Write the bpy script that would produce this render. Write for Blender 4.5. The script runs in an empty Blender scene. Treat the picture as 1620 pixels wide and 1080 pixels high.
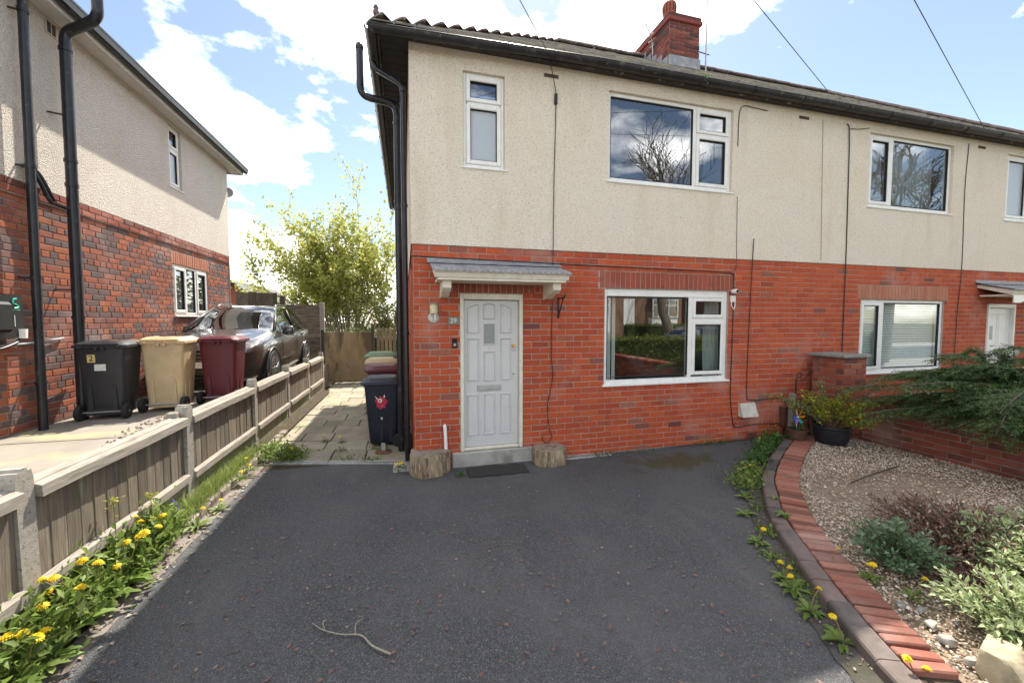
import bpy, math, random
from math import sin, cos, pi, radians, sqrt, atan2
from mathutils import Vector, Matrix
import numpy as np
R = random.Random(7)
sc = bpy.context.scene
col = sc.collection
# ------------------------------------------------------------------ camera, sky, sun, exposure
cd = bpy.data.cameras.new('camera'); cam = bpy.data.objects.new('camera', cd); col.objects.link(cam)
cam.location = (-.107, -5.078, 1.864)
cam.rotation_euler = (pi/2 - .052, 0, -.261)
cd.sensor_width = 36; cd.lens = 636/1620*36; cd.clip_start = .05; cd.clip_end = 3000
sc.camera = cam
SUN = Vector((.252, .63, 1.0)).normalized()      # towards the sun: behind the house, slightly to the right
elev = math.asin(SUN.z); azim = atan2(SUN.x, SUN.y)
w = bpy.data.worlds.new('World'); sc.world = w; w.use_nodes = True
nt = w.node_tree; N = nt.nodes; L = nt.links; N.clear()
sky = N.new('ShaderNodeTexSky'); sky.sky_type = 'NISHITA'; sky.sun_disc = False
sky.sun_elevation = elev; sky.sun_rotation = azim; sky.air_density = 1.0; sky.dust_density = .4; sky.ozone_density = 1.3
tc = N.new('ShaderNodeTexCoord')
mp = N.new('ShaderNodeMapping'); mp.inputs['Scale'].default_value = (1.9, 1.9, 3.6); mp.inputs['Location'].default_value = (2.14, 4.90, 1.11)
L.new(tc.outputs['Generated'], mp.inputs[0])
n1 = N.new('ShaderNodeTexNoise'); n1.inputs['Scale'].default_value = 1.55; n1.inputs['Detail'].default_value = 9; n1.inputs['Roughness'].default_value = .56
L.new(mp.outputs[0], n1.inputs['Vector'])
cr = N.new('ShaderNodeValToRGB'); cr.color_ramp.elements[0].position = .475; cr.color_ramp.elements[1].position = .76
L.new(n1.outputs[0], cr.inputs[0])
n2 = N.new('ShaderNodeTexNoise'); n2.inputs['Scale'].default_value = 3.1; n2.inputs['Detail'].default_value = 6
L.new(mp.outputs[0], n2.inputs['Vector'])
cc = N.new('ShaderNodeValToRGB'); cc.color_ramp.elements[0].color = (16.5, 16.8, 17.4, 1); cc.color_ramp.elements[1].color = (32, 31.6, 31, 1)
cc.color_ramp.elements[0].position = .35; cc.color_ramp.elements[1].position = .6
L.new(n2.outputs[0], cc.inputs[0])
mx = N.new('ShaderNodeMix'); mx.data_type = 'RGBA'
L.new(cr.outputs[0], mx.inputs[0]); hz = N.new('ShaderNodeHueSaturation'); hz.inputs['Saturation'].default_value = .95; hz.inputs['Value'].default_value = .76; L.new(sky.outputs[0], hz.inputs['Color']); L.new(hz.outputs[0], mx.inputs[6]); L.new(cc.outputs[0], mx.inputs[7])
bg = N.new('ShaderNodeBackground'); bg.inputs[1].default_value = .068
L.new(mx.outputs[2], bg.inputs[0])
wo = N.new('ShaderNodeOutputWorld'); L.new(bg.outputs[0], wo.inputs[0])
sd = bpy.data.lights.new('sun', 'SUN'); sun = bpy.data.objects.new('sun', sd); col.objects.link(sun)
sd.energy = 2.45; sd.angle = radians(.55); sd.color = (1, .95, .87)
sun.rotation_euler = SUN.to_track_quat('Z', 'Y').to_euler(); sun.location = (4, 8, 30)
sc.view_settings.view_transform = 'Standard'; sc.view_settings.look = 'None'
sc.view_settings.exposure = 2.08; sc.view_settings.gamma = 1
sc.view_settings.use_white_balance = True; sc.view_settings.white_balance_temperature = 6900
sc.render.engine = 'CYCLES'
sc.cycles.max_bounces = 8; sc.cycles.transparent_max_bounces = 12
# ------------------------------------------------------------------ helpers
class MB:
    def __init__(s): s.V = []; s.F = []
    def add(s, V, F):
        o = len(s.V); s.V += [tuple(v) for v in V]; s.F += [tuple(i+o for i in f) for f in F]; return s
    def box(s, x0, y0, z0, x1, y1, z1):
        V = [(x, y, z) for z in (z0, z1) for y in (y0, y1) for x in (x0, x1)]
        return s.add(V, [(0,2,3,1), (4,5,7,6), (0,1,5,4), (2,6,7,3), (0,4,6,2), (1,3,7,5)])
    def cbox(s, x0, y0, z0, x1, y1, z1, c=.006):
        c = min(c, .45*abs(x1-x0), .45*abs(y1-y0), .45*abs(z1-z0))
        lo = (x0, y0, z0); hi = (x1, y1, z1); V = []; idx = {}
        for k in range(8):
            b = [(k >> i) & 1 for i in range(3)]
            for a in range(3):
                p = [(hi[i]-c if b[i] else lo[i]+c) for i in range(3)]; p[a] = hi[a] if b[a] else lo[a]
                idx[(k, a)] = len(V); V.append(tuple(p))
        F = []
        for a in range(3):
            o = [i for i in range(3) if i != a]
            for sd_ in (0, 1):
                ks = [(sd_ << a) | (p << o[0]) | (q << o[1]) for p, q in ((0,0), (1,0), (1,1), (0,1))]
                f = [idx[(k, a)] for k in ks]
                if (sd_ == 1) != (a == 1): F.append(tuple(f))
                else: F.append(tuple(f[::-1]))
            for p in (0, 1):
                for q in (0, 1):
                    k0 = (p << o[0]) | (q << o[1]); k1 = k0 | (1 << a)
                    f = (idx[(k0, o[0])], idx[(k0, o[1])], idx[(k1, o[1])], idx[(k1, o[0])])
                    F.append(f)
        for k in range(8): F.append(tuple(idx[(k, a)] for a in range(3)))
        return s.add(V, F)
    def tube(s, pts, r, n=8, cap=True):
        pts = [Vector(p) for p in pts]; rr = r if hasattr(r, '__len__') else [r]*len(pts)
        t = (pts[1]-pts[0]).normalized(); u = t.orthogonal().normalized(); V = []; F = []
        for i, p in enumerate(pts):
            a = pts[max(i-1, 0)]; b = pts[min(i+1, len(pts)-1)]; t = (b-a)
            t = t.normalized() if t.length > 1e-9 else Vector((0,0,1))
            u = (u - t*u.dot(t)); u = u.normalized() if u.length > 1e-6 else t.orthogonal().normalized()
            v = t.cross(u)
            for k in range(n):
                q = 2*pi*k/n; V.append(p + (u*cos(q) + v*sin(q))*rr[i])
        for i in range(len(pts)-1):
            for k in range(n):
                F.append((i*n+k, i*n+(k+1) % n, (i+1)*n+(k+1) % n, (i+1)*n+k))
        if cap: F.append(tuple(range(n))[::-1]); F.append(tuple(range((len(pts)-1)*n, len(pts)*n)))
        return s.add(V, F)
    def lathe(s, prof, c=(0,0,0), n=20, axis='z'):
        V = []; F = []
        for r, h in prof:
            for k in range(n):
                q = 2*pi*k/n
                p = (r*cos(q), r*sin(q), h)
                if axis == 'x': p = (h, r*cos(q), r*sin(q))
                if axis == 'y': p = (r*sin(q), h, r*cos(q))
                V.append((p[0]+c[0], p[1]+c[1], p[2]+c[2]))
        for i in range(len(prof)-1):
            for k in range(n): F.append((i*n+k, i*n+(k+1) % n, (i+1)*n+(k+1) % n, (i+1)*n+k))
        if prof[0][0] > 1e-6: F.append(tuple(range(n))[::-1])
        if prof[-1][0] > 1e-6: F.append(tuple(range((len(prof)-1)*n, len(prof)*n)))
        return s.add(V, F)
    def prism(s, poly, a, b, axis='z'):
        n = len(poly); f = {'z': lambda p, h: (p[0], p[1], h), 'y': lambda p, h: (p[0], h, p[1]), 'x': lambda p, h: (h, p[0], p[1])}[axis]
        V = [f(p, a) for p in poly] + [f(p, b) for p in poly]
        return s.add(V, [tuple(range(n))[::-1], tuple(range(n, 2*n))] + [(i, (i+1) % n, n+(i+1) % n, n+i) for i in range(n)])
    def grid(s, P):
        m = len(P); n = len(P[0]); V = [p for r_ in P for p in r_]
        return s.add(V, [(i*n+j, i*n+j+1, (i+1)*n+j+1, (i+1)*n+j) for i in range(m-1) for j in range(n-1)])
    def mesh(s, name, m=None, smooth=False, fix=True):
        me = bpy.data.meshes.new(name); me.from_pydata(s.V, [], s.F)
        if fix and len(s.F) < 60000:
            import bmesh
            b = bmesh.new(); b.from_mesh(me); bmesh.ops.recalc_face_normals(b, faces=b.faces); b.to_mesh(me); b.free()
        if m: me.materials.append(m)
        if smooth:
            me.shade_smooth()
            if smooth == 'a': me.set_sharp_from_angle(angle=radians(38))
        me.update(); return me
    def build(s, name, m, parent=None, smooth=False, fix=True, **kw):
        o = bpy.data.objects.new(name, s.mesh(name, m, smooth, fix)); col.objects.link(o); o.parent = parent
        for k, v in kw.items(): o[k] = v
        return o
def tag(o, label, cat, group=None):
    o['label'] = label; o['category'] = cat
    if group: o['group'] = group
    return o
def thing(name, label, cat, loc=(0,0,0), rz=0, group=None):
    o = bpy.data.objects.new(name, None); col.objects.link(o); o.location = loc; o.rotation_euler = (0,0,rz); o.empty_display_size = .1
    return tag(o, label, cat, group)
def dup(o, parent=None):
    c = o.copy(); col.objects.link(c); c.parent = parent
    for ch in list(o.children): dup(ch, c)
    return c
def struct(o): o['kind'] = 'structure'; return o
def at(p, d, t): return tuple(a+b*t for a, b in zip(p, d))
# ------------------------------------------------------------------ materials
def nodes(name):
    m = bpy.data.materials.new(name); m.use_nodes = True; t = m.node_tree; return m, t.nodes, t.links, t.nodes['Principled BSDF']
def c4(c): return (c[0], c[1], c[2], 1) if len(c) == 3 else c
def noise(N, L, scale, det=4, vs=(1,1,1), rough=.55, off=0):
    g = N.new('ShaderNodeNewGeometry'); mp = N.new('ShaderNodeMapping'); mp.inputs['Scale'].default_value = vs; mp.inputs['Location'].default_value = (off, off*.7, off*.3)
    n = N.new('ShaderNodeTexNoise'); n.inputs['Scale'].default_value = scale; n.inputs['Detail'].default_value = det; n.inputs['Roughness'].default_value = rough
    L.new(g.outputs['Position'], mp.inputs[0]); L.new(mp.outputs[0], n.inputs['Vector']); return n.outputs[0]
def voro(N, L, scale, vs=(1,1,1), out='Color', feat='F1'):
    g = N.new('ShaderNodeNewGeometry'); mp = N.new('ShaderNodeMapping'); mp.inputs['Scale'].default_value = vs
    n = N.new('ShaderNodeTexVoronoi'); n.feature = feat; n.inputs['Scale'].default_value = scale
    L.new(g.outputs['Position'], mp.inputs[0]); L.new(mp.outputs[0], n.inputs['Vector']); return n.outputs[out]
def ramp(N, L, src, stops, interp='LINEAR'):
    r = N.new('ShaderNodeValToRGB'); r.color_ramp.interpolation = interp; e = r.color_ramp.elements
    while len(e) < len(stops): e.new(.5)
    for k, (p, c) in enumerate(stops):
        e[k].position = p; e[k].color = c4(c) if hasattr(c, '__len__') else (c, c, c, 1)
    L.new(src, r.inputs[0]); return r.outputs[0]
def mix(N, L, f, a, b, mode='MIX'):
    x = N.new('ShaderNodeMix'); x.data_type = 'RGBA'; x.blend_type = mode
    for s_, v in ((0, f), (6, a), (7, b)):
        if hasattr(v, 'is_output'): L.new(v, x.inputs[s_])
        elif s_ == 0: x.inputs[0].default_value = v
        else: x.inputs[s_].default_value = c4(v)
    return x.outputs[2]
def mth(N, L, op, a, b=None):
    x = N.new('ShaderNodeMath'); x.operation = op
    for i, v in ((0, a), (1, b)):
        if v is None: continue
        if hasattr(v, 'is_output'): L.new(v, x.inputs[i])
        else: x.inputs[i].default_value = v
    return x.outputs[0]
def rnd(N, L):
    g = N.new('ShaderNodeNewGeometry'); o = N.new('ShaderNodeObjectInfo')
    return mth(N, L, 'FRACT', mth(N, L, 'ADD', g.outputs['Random Per Island'], o.outputs['Random']))
def bump(N, L, b, h, st, dist=.01):
    x = N.new('ShaderNodeBump'); x.inputs['Strength'].default_value = st; x.inputs['Distance'].default_value = dist
    L.new(h, x.inputs['Height']); L.new(x.outputs[0], b.inputs['Normal'])
def M(name, c1, c2=None, s=8, vs=(1,1,1), rough=.8, bp=0, bs=60, bd=.004, isl=0, c3=None, s3=1.5, t3=(.52, .68), metal=0, spec=.4, det=4, coat=0):
    m, N, L, b = nodes(name)
    c = mix(N, L, ramp(N, L, noise(N, L, s, det, vs), [(.35, 0), (.65, 1)]), c1, c2 or c1)
    if c3: c = mix(N, L, ramp(N, L, noise(N, L, s3, 5, vs, off=3.3), [(t3[0], 0), (t3[1], 1)]), c, c3)
    if isl:
        h = N.new('ShaderNodeHueSaturation'); r_ = rnd(N, L)
        L.new(mth(N, L, 'ADD', mth(N, L, 'MULTIPLY', r_, 2*isl), 1-isl), h.inputs['Value']); L.new(c, h.inputs['Color']); c = h.outputs[0]
    L.new(c, b.inputs['Base Color']); b.inputs['Roughness'].default_value = rough; b.inputs['Metallic'].default_value = metal
    b.inputs['Specular IOR Level'].default_value = spec; b.inputs['Coat Weight'].default_value = coat
    if bp: bump(N, L, b, noise(N, L, bs, 4, vs), bp, bd)
    return m
def brickmat(name, stops, white=.25, dirt=(.05,.035,.03)):
    m, N, L, b = nodes(name)
    c = ramp(N, L, rnd(N, L), stops)
    c = mix(N, L, ramp(N, L, noise(N, L, 38, 5), [(.3, .0), (.75, .4)]), c, mix(N, L, .6, c, dirt))
    c = mix(N, L, ramp(N, L, noise(N, L, 1.1, 7, off=1.7), [(.53, 0), (.74, white*1.3)]), c, (.55, .44, .40))
    c = mix(N, L, ramp(N, L, noise(N, L, 7, 6, off=8), [(.60, 0), (.8, .6)]), c, dirt)
    L.new(c, b.inputs['Base Color']); b.inputs['Roughness'].default_value = .78; b.inputs['Specular IOR Level'].default_value = .3
    bump(N, L, b, noise(N, L, 160, 4), .5, .003); return m
def leafmat(name, cols, trans=.35, rough=.55):
    m, N, L, b = nodes(name)
    c = ramp(N, L, rnd(N, L), [(i/(max(1, len(cols)-1)), k) for i, k in enumerate(cols)])
    L.new(c, b.inputs['Base Color']); b.inputs['Roughness'].default_value = rough; b.inputs['Specular IOR Level'].default_value = .35
    t = N.new('ShaderNodeBsdfTranslucent'); L.new(c, t.inputs[0]); x = N.new('ShaderNodeMixShader'); x.inputs[0].default_value = trans
    L.new(b.outputs[0], x.inputs[1]); L.new(t.outputs[0], x.inputs[2]); L.new(x.outputs[0], N['Material Output'].inputs[0]); return m
def glassmat(name, tint=(.90,.93,.92), rough=0, ior=1.76, frost=False):
    m, N, L, b = nodes(name); N.remove(b)
    g = N.new('ShaderNodeBsdfGlossy'); g.inputs['Roughness'].default_value = rough; g.inputs[0].default_value = (.95,.97,1,1)
    if frost:
        t = N.new('ShaderNodeBsdfTranslucent'); t.inputs[0].default_value = c4(tint)
        d = N.new('ShaderNodeBsdfDiffuse'); d.inputs[0].default_value = c4(tint)
        q = N.new('ShaderNodeMixShader'); q.inputs[0].default_value = .55; L.new(t.outputs[0], q.inputs[1]); L.new(d.outputs[0], q.inputs[2]); t = q
    else:
        t = N.new('ShaderNodeBsdfTransparent'); t.inputs[0].default_value = c4(tint)
    f = N.new('ShaderNodeLayerWeight'); f.inputs[0].default_value = .5; x = N.new('ShaderNodeMixShader'); f0 = 2*((ior-1)/(ior+1))**2
    h = N.new('ShaderNodeBump'); h.inputs['Strength'].default_value = .35 if frost else .012; h.inputs['Distance'].default_value = .01
    L.new(noise(N, L, 60 if frost else 1.6, 2), h.inputs['Height']); L.new(h.outputs[0], g.inputs['Normal'])
    L.new(mth(N, L, 'ADD', mth(N, L, 'MULTIPLY', mth(N, L, 'POWER', f.outputs['Facing'], 4.0), 1-f0), f0), x.inputs[0])
    L.new(t.outputs[0], x.inputs[1]); L.new(g.outputs[0], x.inputs[2]); L.new(x.outputs[0], N['Material Output'].inputs[0]); return m
BR = brickmat('red_brick', [(0,(.34,.060,.030)), (.03,(.41,.066,.027)), (.3,(.47,.080,.028)), (.6,(.52,.098,.032)), (.9,(.45,.073,.030)), (.97,(.34,.11,.07)), (1,(.19,.06,.05))], .35)
BRS = brickmat('soldier_brick', [(0,(.30,.065,.035)), (.5,(.36,.08,.045)), (1,(.31,.07,.045))], .3)
BRN = brickmat('replaced_soldier_brick', [(0,(.42,.17,.10)), (.5,(.50,.21,.13)), (1,(.44,.16,.10))], .25)
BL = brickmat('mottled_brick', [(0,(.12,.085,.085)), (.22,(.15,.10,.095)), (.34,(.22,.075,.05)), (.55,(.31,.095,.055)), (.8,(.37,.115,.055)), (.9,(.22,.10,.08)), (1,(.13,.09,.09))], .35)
BG = brickmat('garden_wall_brick', [(0,(.14,.05,.04)), (.3,(.24,.06,.038)), (.7,(.31,.075,.045)), (1,(.36,.12,.07))], .3)
BE = brickmat('edging_brick', [(0,(.15,.065,.048)), (.25,(.26,.085,.055)), (.5,(.29,.115,.08)), (.8,(.34,.155,.11)), (1,(.20,.08,.06))], .45, (.05,.045,.035))
BK = brickmat('kerb_brick', [(0,(.07,.06,.058)), (.5,(.115,.095,.088)), (1,(.17,.125,.11))], .35, (.03,.03,.022))
BC = brickmat('chimney_brick', [(0,(.05,.028,.028)), (.3,(.15,.04,.035)), (.7,(.23,.05,.038)), (1,(.27,.075,.05))], .3)
MOR = M('mortar', (.44,.37,.31), (.34,.28,.23), 6, bp=.6, bs=120)
MORL = M('old_mortar', (.40,.34,.28), (.22,.18,.15), 5, bp=.8, bs=90)
def dash(name, a, b_, dirt):
    m, N, L, b = nodes(name)
    c = mix(N, L, ramp(N, L, voro(N, L, 95), [(.0, 0), (1, 1)]), a, b_)
    c = mix(N, L, ramp(N, L, noise(N, L, 1.3, 6), [(.45, 0), (.75, .5)]), c, dirt)
    c = mix(N, L, ramp(N, L, noise(N, L, 48, 2), [(.55, 0), (.68, .48)]), c, (.40,.31,.21))
    c = mix(N, L, ramp(N, L, noise(N, L, 3.0, 6, (1,1,.16), off=5), [(.55, 0), (.82, .3)]), c, (.50,.39,.24))
    L.new(c, b.inputs['Base Color']); b.inputs['Roughness'].default_value = .92; b.inputs['Specular IOR Level'].default_value = .2
    h = mth(N, L, 'ADD', voro(N, L, 85, out='Distance'), mth(N, L, 'MULTIPLY', noise(N, L, 55, 3), 1.2))
    bump(N, L, b, h, .9, .012); return m
PD = dash('pebbledash', (.89,.805,.68), (.78,.69,.565), (.79,.665,.51))
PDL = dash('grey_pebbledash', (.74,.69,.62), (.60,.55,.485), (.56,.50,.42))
UPVC = M('white_upvc', (.80,.79,.76), (.74,.73,.69), 5, rough=.32, c3=(.60,.57,.50), s3=9, t3=(.6,.8))
CREAM = M('cream_painted_wood', (.74,.69,.58), (.66,.60,.48), 8, rough=.55, c3=(.45,.37,.25), s3=16, t3=(.6,.78), bp=.2)
GREYD = M('pale_grey_door_paint', (.60,.595,.58), (.56,.555,.545), 2.5, rough=.45, c3=(.40,.40,.39), s3=22, t3=(.64,.8), bp=.06)
BLK = M('black_plastic_pipe', (.012,.013,.016), (.022,.024,.03), 10, rough=.3, c3=(.10,.10,.095), s3=14, t3=(.62,.8))
BLKOLD = M('weathered_black_gutter', (.014,.014,.017), (.03,.03,.032), 7, rough=.42, c3=(.17,.16,.13), s3=12, t3=(.6,.8), bp=.3)
FASC = M('peeling_dark_fascia', (.03,.028,.028), (.055,.048,.042), 14, (1,1,2), rough=.8, c3=(.30,.26,.20), s3=9, t3=(.6,.7), bp=.5)
TILE = M('mossy_roof_tile', (.17,.15,.135), (.25,.225,.20), 9, rough=.85, c3=(.30,.28,.16), s3=3, t3=(.5,.65), isl=.3, bp=.5)
RIDGE = M('ridge_tile', (.12,.085,.08), (.18,.13,.12), 12, rough=.85, c3=(.24,.22,.16), s3=10, bp=.4)
LEAD = M('grey_lead', (.20,.215,.24), (.28,.29,.31), 6, rough=.5, c3=(.36,.36,.35), s3=12, bp=.2)
CONC = M('concrete', (.40,.385,.35), (.32,.305,.275), 6, rough=.9, c3=(.22,.21,.17), s3=3, bp=.6, bs=90)
CPOST = M('speckled_concrete_post', (.36,.335,.29), (.28,.26,.22), 20, rough=.9, c3=(.17,.155,.125), s3=42, t3=(.58,.66), bp=.6, bs=120)
GLASS = glassmat('window_glass'); FROST = glassmat('frosted_glass', (.60,.66,.70), .18, 1.45, True)
CARGL = glassmat('car_glass', (.32,.36,.36), 0, 1.7)
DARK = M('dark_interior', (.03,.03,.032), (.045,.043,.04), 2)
NET = M('white_blind', (.74,.77,.77), (.68,.71,.72), 3, rough=.7)
CURT = leafmat('pale_curtain', [(.70,.74,.76), (.62,.67,.72)], .4)
BLIND = M('pale_blind_slat', (.82,.87,.87), (.78,.83,.84), 3, rough=.5)
CABLE = M('black_cable', (.018,.016,.016), (.03,.028,.027), 20, rough=.6)
WOODG = M('silvered_fence_board', (.20,.165,.125), (.125,.10,.075), 5, (9,9,.7), rough=.9, isl=.28, c3=(.27,.255,.19), s3=2.5, t3=(.55,.75), bp=.6, bs=14, bd=.006)
RAIL = M('bleached_fence_rail', (.32,.29,.25), (.23,.205,.17), 6, (8,.8,8), rough=.9, c3=(.16,.145,.11), s3=6, t3=(.52,.72), bp=.5, bs=18, bd=.005)
GRVB = M('mossy_gravel_board', (.30,.28,.21), (.22,.21,.14), 4, rough=.95, c3=(.17,.19,.08), s3=3, t3=(.48,.62), bp=.5)
WOODD = M('dark_fence_wood', (.085,.07,.055), (.05,.042,.036), 8, (6,6,1), rough=.9, isl=.3, bp=.4)
LAP = M('weathered_lap_board', (.20,.165,.13), (.12,.10,.08), 7, (1,1,7), rough=.9, isl=.35, c3=(.06,.055,.05), s3=3, bp=.5, bs=20)
PLY = M('stained_plywood', (.34,.255,.15), (.25,.18,.105), 3, (1.5,1.5,.6), rough=.8, c3=(.12,.095,.06), s3=2.2, t3=(.5,.62), bp=.2)
PALE = M('pale_picket', (.33,.26,.16), (.24,.185,.115), 6, (6,6,1), rough=.85, isl=.25, bp=.3)
BARK = M('bark', (.15,.12,.09), (.085,.068,.05), 14, (1,1,.3), rough=.95, bp=.6)
BARKP = M('pale_bark', (.26,.22,.165), (.17,.145,.11), 14, (1,1,.3), rough=.95, bp=.5)
SLAB = M('worn_paving_slab', (.33,.29,.225), (.245,.215,.165), 4, rough=.9, isl=.14, c3=(.20,.21,.12), s3=2.1, t3=(.5,.7), bp=.4, bs=80)
SOIL = M('dark_soil', (.075,.052,.035), (.04,.03,.022), 25, rough=.97, bp=.9, bs=70, bd=.015)
STEEL = M('galvanised_steel', (.52,.53,.54), (.42,.43,.44), 14, rough=.38, metal=.8)
BRASS = M('brass', (.62,.42,.14), None, rough=.3, metal=.9)
IRON = M('black_iron', (.015,.015,.016), (.03,.028,.026), 12, rough=.5)
RUST = M('rusty_iron', (.20,.09,.045), (.11,.055,.035), 16, rough=.85, bp=.5)
RUB = M('tyre_rubber', (.016,.016,.017), (.026,.026,.026), 16, rough=.75)
TERR = M('chimney_terracotta', (.34,.085,.05), (.27,.07,.045), 9, rough=.8, c3=(.14,.06,.045), s3=7)
# ------------------------------------------------------------------ brickwork engine
CAMP = Vector(cam.location)
_bm = {}
def brick_mesh(wd, ht, m, v, proud=.007, dep=.03, c=.004):
    key = (round(wd, 3), round(ht, 3), m.name, v, proud)
    if key in _bm: return _bm[key]
    q = random.Random(hash((round(wd*1000), v)) & 0xffff); j = lambda a: q.uniform(-a, a)
    x, z = wd/2, ht/2
    o = [(-x+j(.002), z*-1+j(.0015)), (x+j(.002), -z+j(.0015)), (x+j(.002), z+j(.0015)), (-x+j(.002), z+j(.0015))]
    b = MB(); pr = proud + j(.002)
    V = [(p[0], dep, p[1]) for p in o] + [(p[0], -pr+c, p[1]) for p in o] + [(p[0]-math.copysign(c, p[0]), -pr+j(.0012), p[1]-math.copysign(c, p[1])) for p in o]
    F = [(8, 9, 10, 11)]
    for k in range(4):
        n = (k+1) % 4; F += [(k, n, 4+n, 4+k), (4+k, 4+n, 8+n, 8+k)]
    b.add(V, F); me = b.mesh('brick', m); _bm[key] = me; return me
def rects_courses(u0, u1, ztop, zbot, mod, ch, j0=0, holes=(), joint=.010, flem=False):
    """brick rectangles in courses from the top downward, half-lapped, clipped to the openings"""
    out = []; k = 0; z1 = ztop
    while z1 > zbot + .015:
        z0 = max(z1-ch, zbot); zm = (z0+z1)/2
        cut = sorted((h[0], h[1]) for h in holes if h[2] < zm < h[3])
        if flem and k % 4 == 3: step = mod/2; off = mod/4
        else: step = mod; off = (k % 2)*mod/2
        a = j0 + off - step*math.ceil((j0+off-u0)/step + 1)
        while a < u1:
            segs = [(max(a, u0), min(a+step, u1))]
            for h0, h1 in cut:
                n = []
                for s0, s1 in segs:
                    if h1 <= s0 or h0 >= s1: n.append((s0, s1)); continue
                    if s0 < h0: n.append((s0, h0))
                    if s1 > h1: n.append((h1, s1))
                segs = n
            for s0, s1 in segs:
                if s1-s0 > .035: out.append((s0+joint/2, s1-joint/2, z0+joint/2, z1-joint/2))
            a += step
        z1 -= ch; k += 1
    return out
def soldiers(u0, u1, z0, z1, w_=.08, joint=.010):
    n = max(1, round((u1-u0)/w_)); d = (u1-u0)/n
    return [(u0+i*d+joint/2, u0+(i+1)*d-joint/2, z0+joint/2, z1-joint/2) for i in range(n)]
def lay(parent, walls, budget=300):
    """walls: list of (rects, material, origin, rotz). The nearest bricks are objects, the rest one joined part."""
    items = []
    for rects, m, org, rz in walls:
        c, s = cos(rz), sin(rz); nrm = Vector((s, -c, 0))
        for r_ in rects:
            u = (r_[0]+r_[1])/2; z = (r_[2]+r_[3])/2
            p = Vector((org[0]+u*c, org[1]+u*s, org[2]+z))
            d = CAMP-p; f = max(0, d.normalized().dot(nrm))
            items.append((f*(r_[1]-r_[0])*(r_[3]-r_[2])/max(.1, d.length_squared), p, r_, m, rz))
    items.sort(key=lambda t: -t[0]); mats = {}
    for n, (_, p, r_, m, rz) in enumerate(items):
        me = brick_mesh(r_[1]-r_[0], r_[3]-r_[2], m, R.randrange(3))
        if n < budget:
            o = bpy.data.objects.new('brick', me); col.objects.link(o); o.location = p; o.rotation_euler = (0,0,rz); o.parent = parent
        else:
            b = mats.setdefault(m.name, (MB(), m))[0]; c, s = cos(rz), sin(rz)
            b.add([(p.x+v.co.x*c-v.co.y*s, p.y+v.co.x*s+v.co.y*c, p.z+v.co.z) for v in me.vertices], [tuple(f.vertices) for f in me.polygons])
    for b, m in mats.values(): b.build('brickwork', m, parent, kind='stuff', fix=False)
def panel(b, org, rz, u0, u1, z0, z1, holes=(), dep=.1, y=0, rev=True):
    """flat wall face with rectangular openings and reveals; outward is local -y"""
    us = sorted({u0, u1, *[h[0] for h in holes], *[h[1] for h in holes]}); us = [u for u in us if u0 <= u <= u1]
    zs = sorted({z0, z1, *[h[2] for h in holes], *[h[3] for h in holes]}); zs = [z for z in zs if z0 <= z <= z1]
    c, s = cos(rz), sin(rz); P = lambda u, yy, z: (org[0]+u*c-yy*s, org[1]+u*s+yy*c, org[2]+z)
    for a, b_ in zip(us, us[1:]):
        for p, q in zip(zs, zs[1:]):
            um, zm = (a+b_)/2, (p+q)/2
            if any(h[0] < um < h[1] and h[2] < zm < h[3] for h in holes): continue
            b.add([P(a, y, p), P(b_, y, p), P(b_, y, q), P(a, y, q)], [(0,1,2,3)])
    if rev:
        for h in holes:
            a, b_, p, q = max(h[0], u0), min(h[1], u1), max(h[2], z0), min(h[3], z1)
            if a >= b_ or p >= q: continue
            for e in (((a,p),(b_,p)), ((b_,p),(b_,q)), ((b_,q),(a,q)), ((a,q),(a,p))):
                b.add([P(e[0][0], y, e[0][1]), P(e[1][0], y, e[1][1]), P(e[1][0], y+dep, e[1][1]), P(e[0][0], y+dep, e[0][1])], [(0,1,2,3)])
    return b
def ring(b, x0, x1, z0, z1, t, y0, y1, c=.006):
    b.cbox(x0, y0, z0, x0+t, y1, z1, c); b.cbox(x1-t, y0, z0, x1, y1, z1, c)
    b.cbox(x0+t, y0+.001, z0, x1-t, y1, z0+t, c); b.cbox(x0+t, y0+.001, z1-t, x1-t, y1, z1, c)
def window(parent, org, rz, x0, x1, z0, z1, cells, bars=(), sill=True, glass=None, t=.05, label=None):
    """org, rz place the wall; cells: (u0,u1,v0,v1,opens,glass)"""
    b = MB(); ring(b, x0, x1, z0, z1, t, -.006, .07)
    for a in bars: b.cbox(a[0], -.008, a[1], a[2], .068, a[3], .006)
    o = b.build('window', UPVC, parent); o.location = org; o.rotation_euler = (0,0,rz)
    if label: o['label'] = label
    for (a, b_, p, q, opn, g) in cells:
        if opn:
            f = MB(); ring(f, a, b_, p, q, .052, -.022, .05, .008)
            k = f.build('casement', UPVC, o)
            s = MB(); ring(s, a+.052, b_-.052, p+.052, q-.052, .008, -.010, .03, .002); s.build('seal', RUB, k) if False else s.build('seal', RUB, o)
            a += .05; b_ -= .05; p += .05; q -= .05
        else:
            s = MB(); ring(s, a-.002, b_+.002, p-.002, q+.002, .010, -.003, .03, .002); s.build('seal', RUB, o)
        MB().box(a+.001, .016, p+.001, b_-.001, .024, q-.001).build('pane', g or GLASS, o)
    if sill:
        s = MB(); s.prism([(-.065, z0-.030), (-.065, z0-.012), (.0, z0+.002), (.06, z0+.002), (.06, z0-.035), (-.05, z0-.035)], x0-.03, x1+.035, 'x')
        s.build('sill', UPVC, o)
    return o
def pipe_bracket(b, x, y, z, r, n=12):
    b.lathe([(r+.002, z-.02), (r+.008, z-.02), (r+.008, z+.02), (r+.002, z+.02)], (x, y, 0), n)
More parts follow.
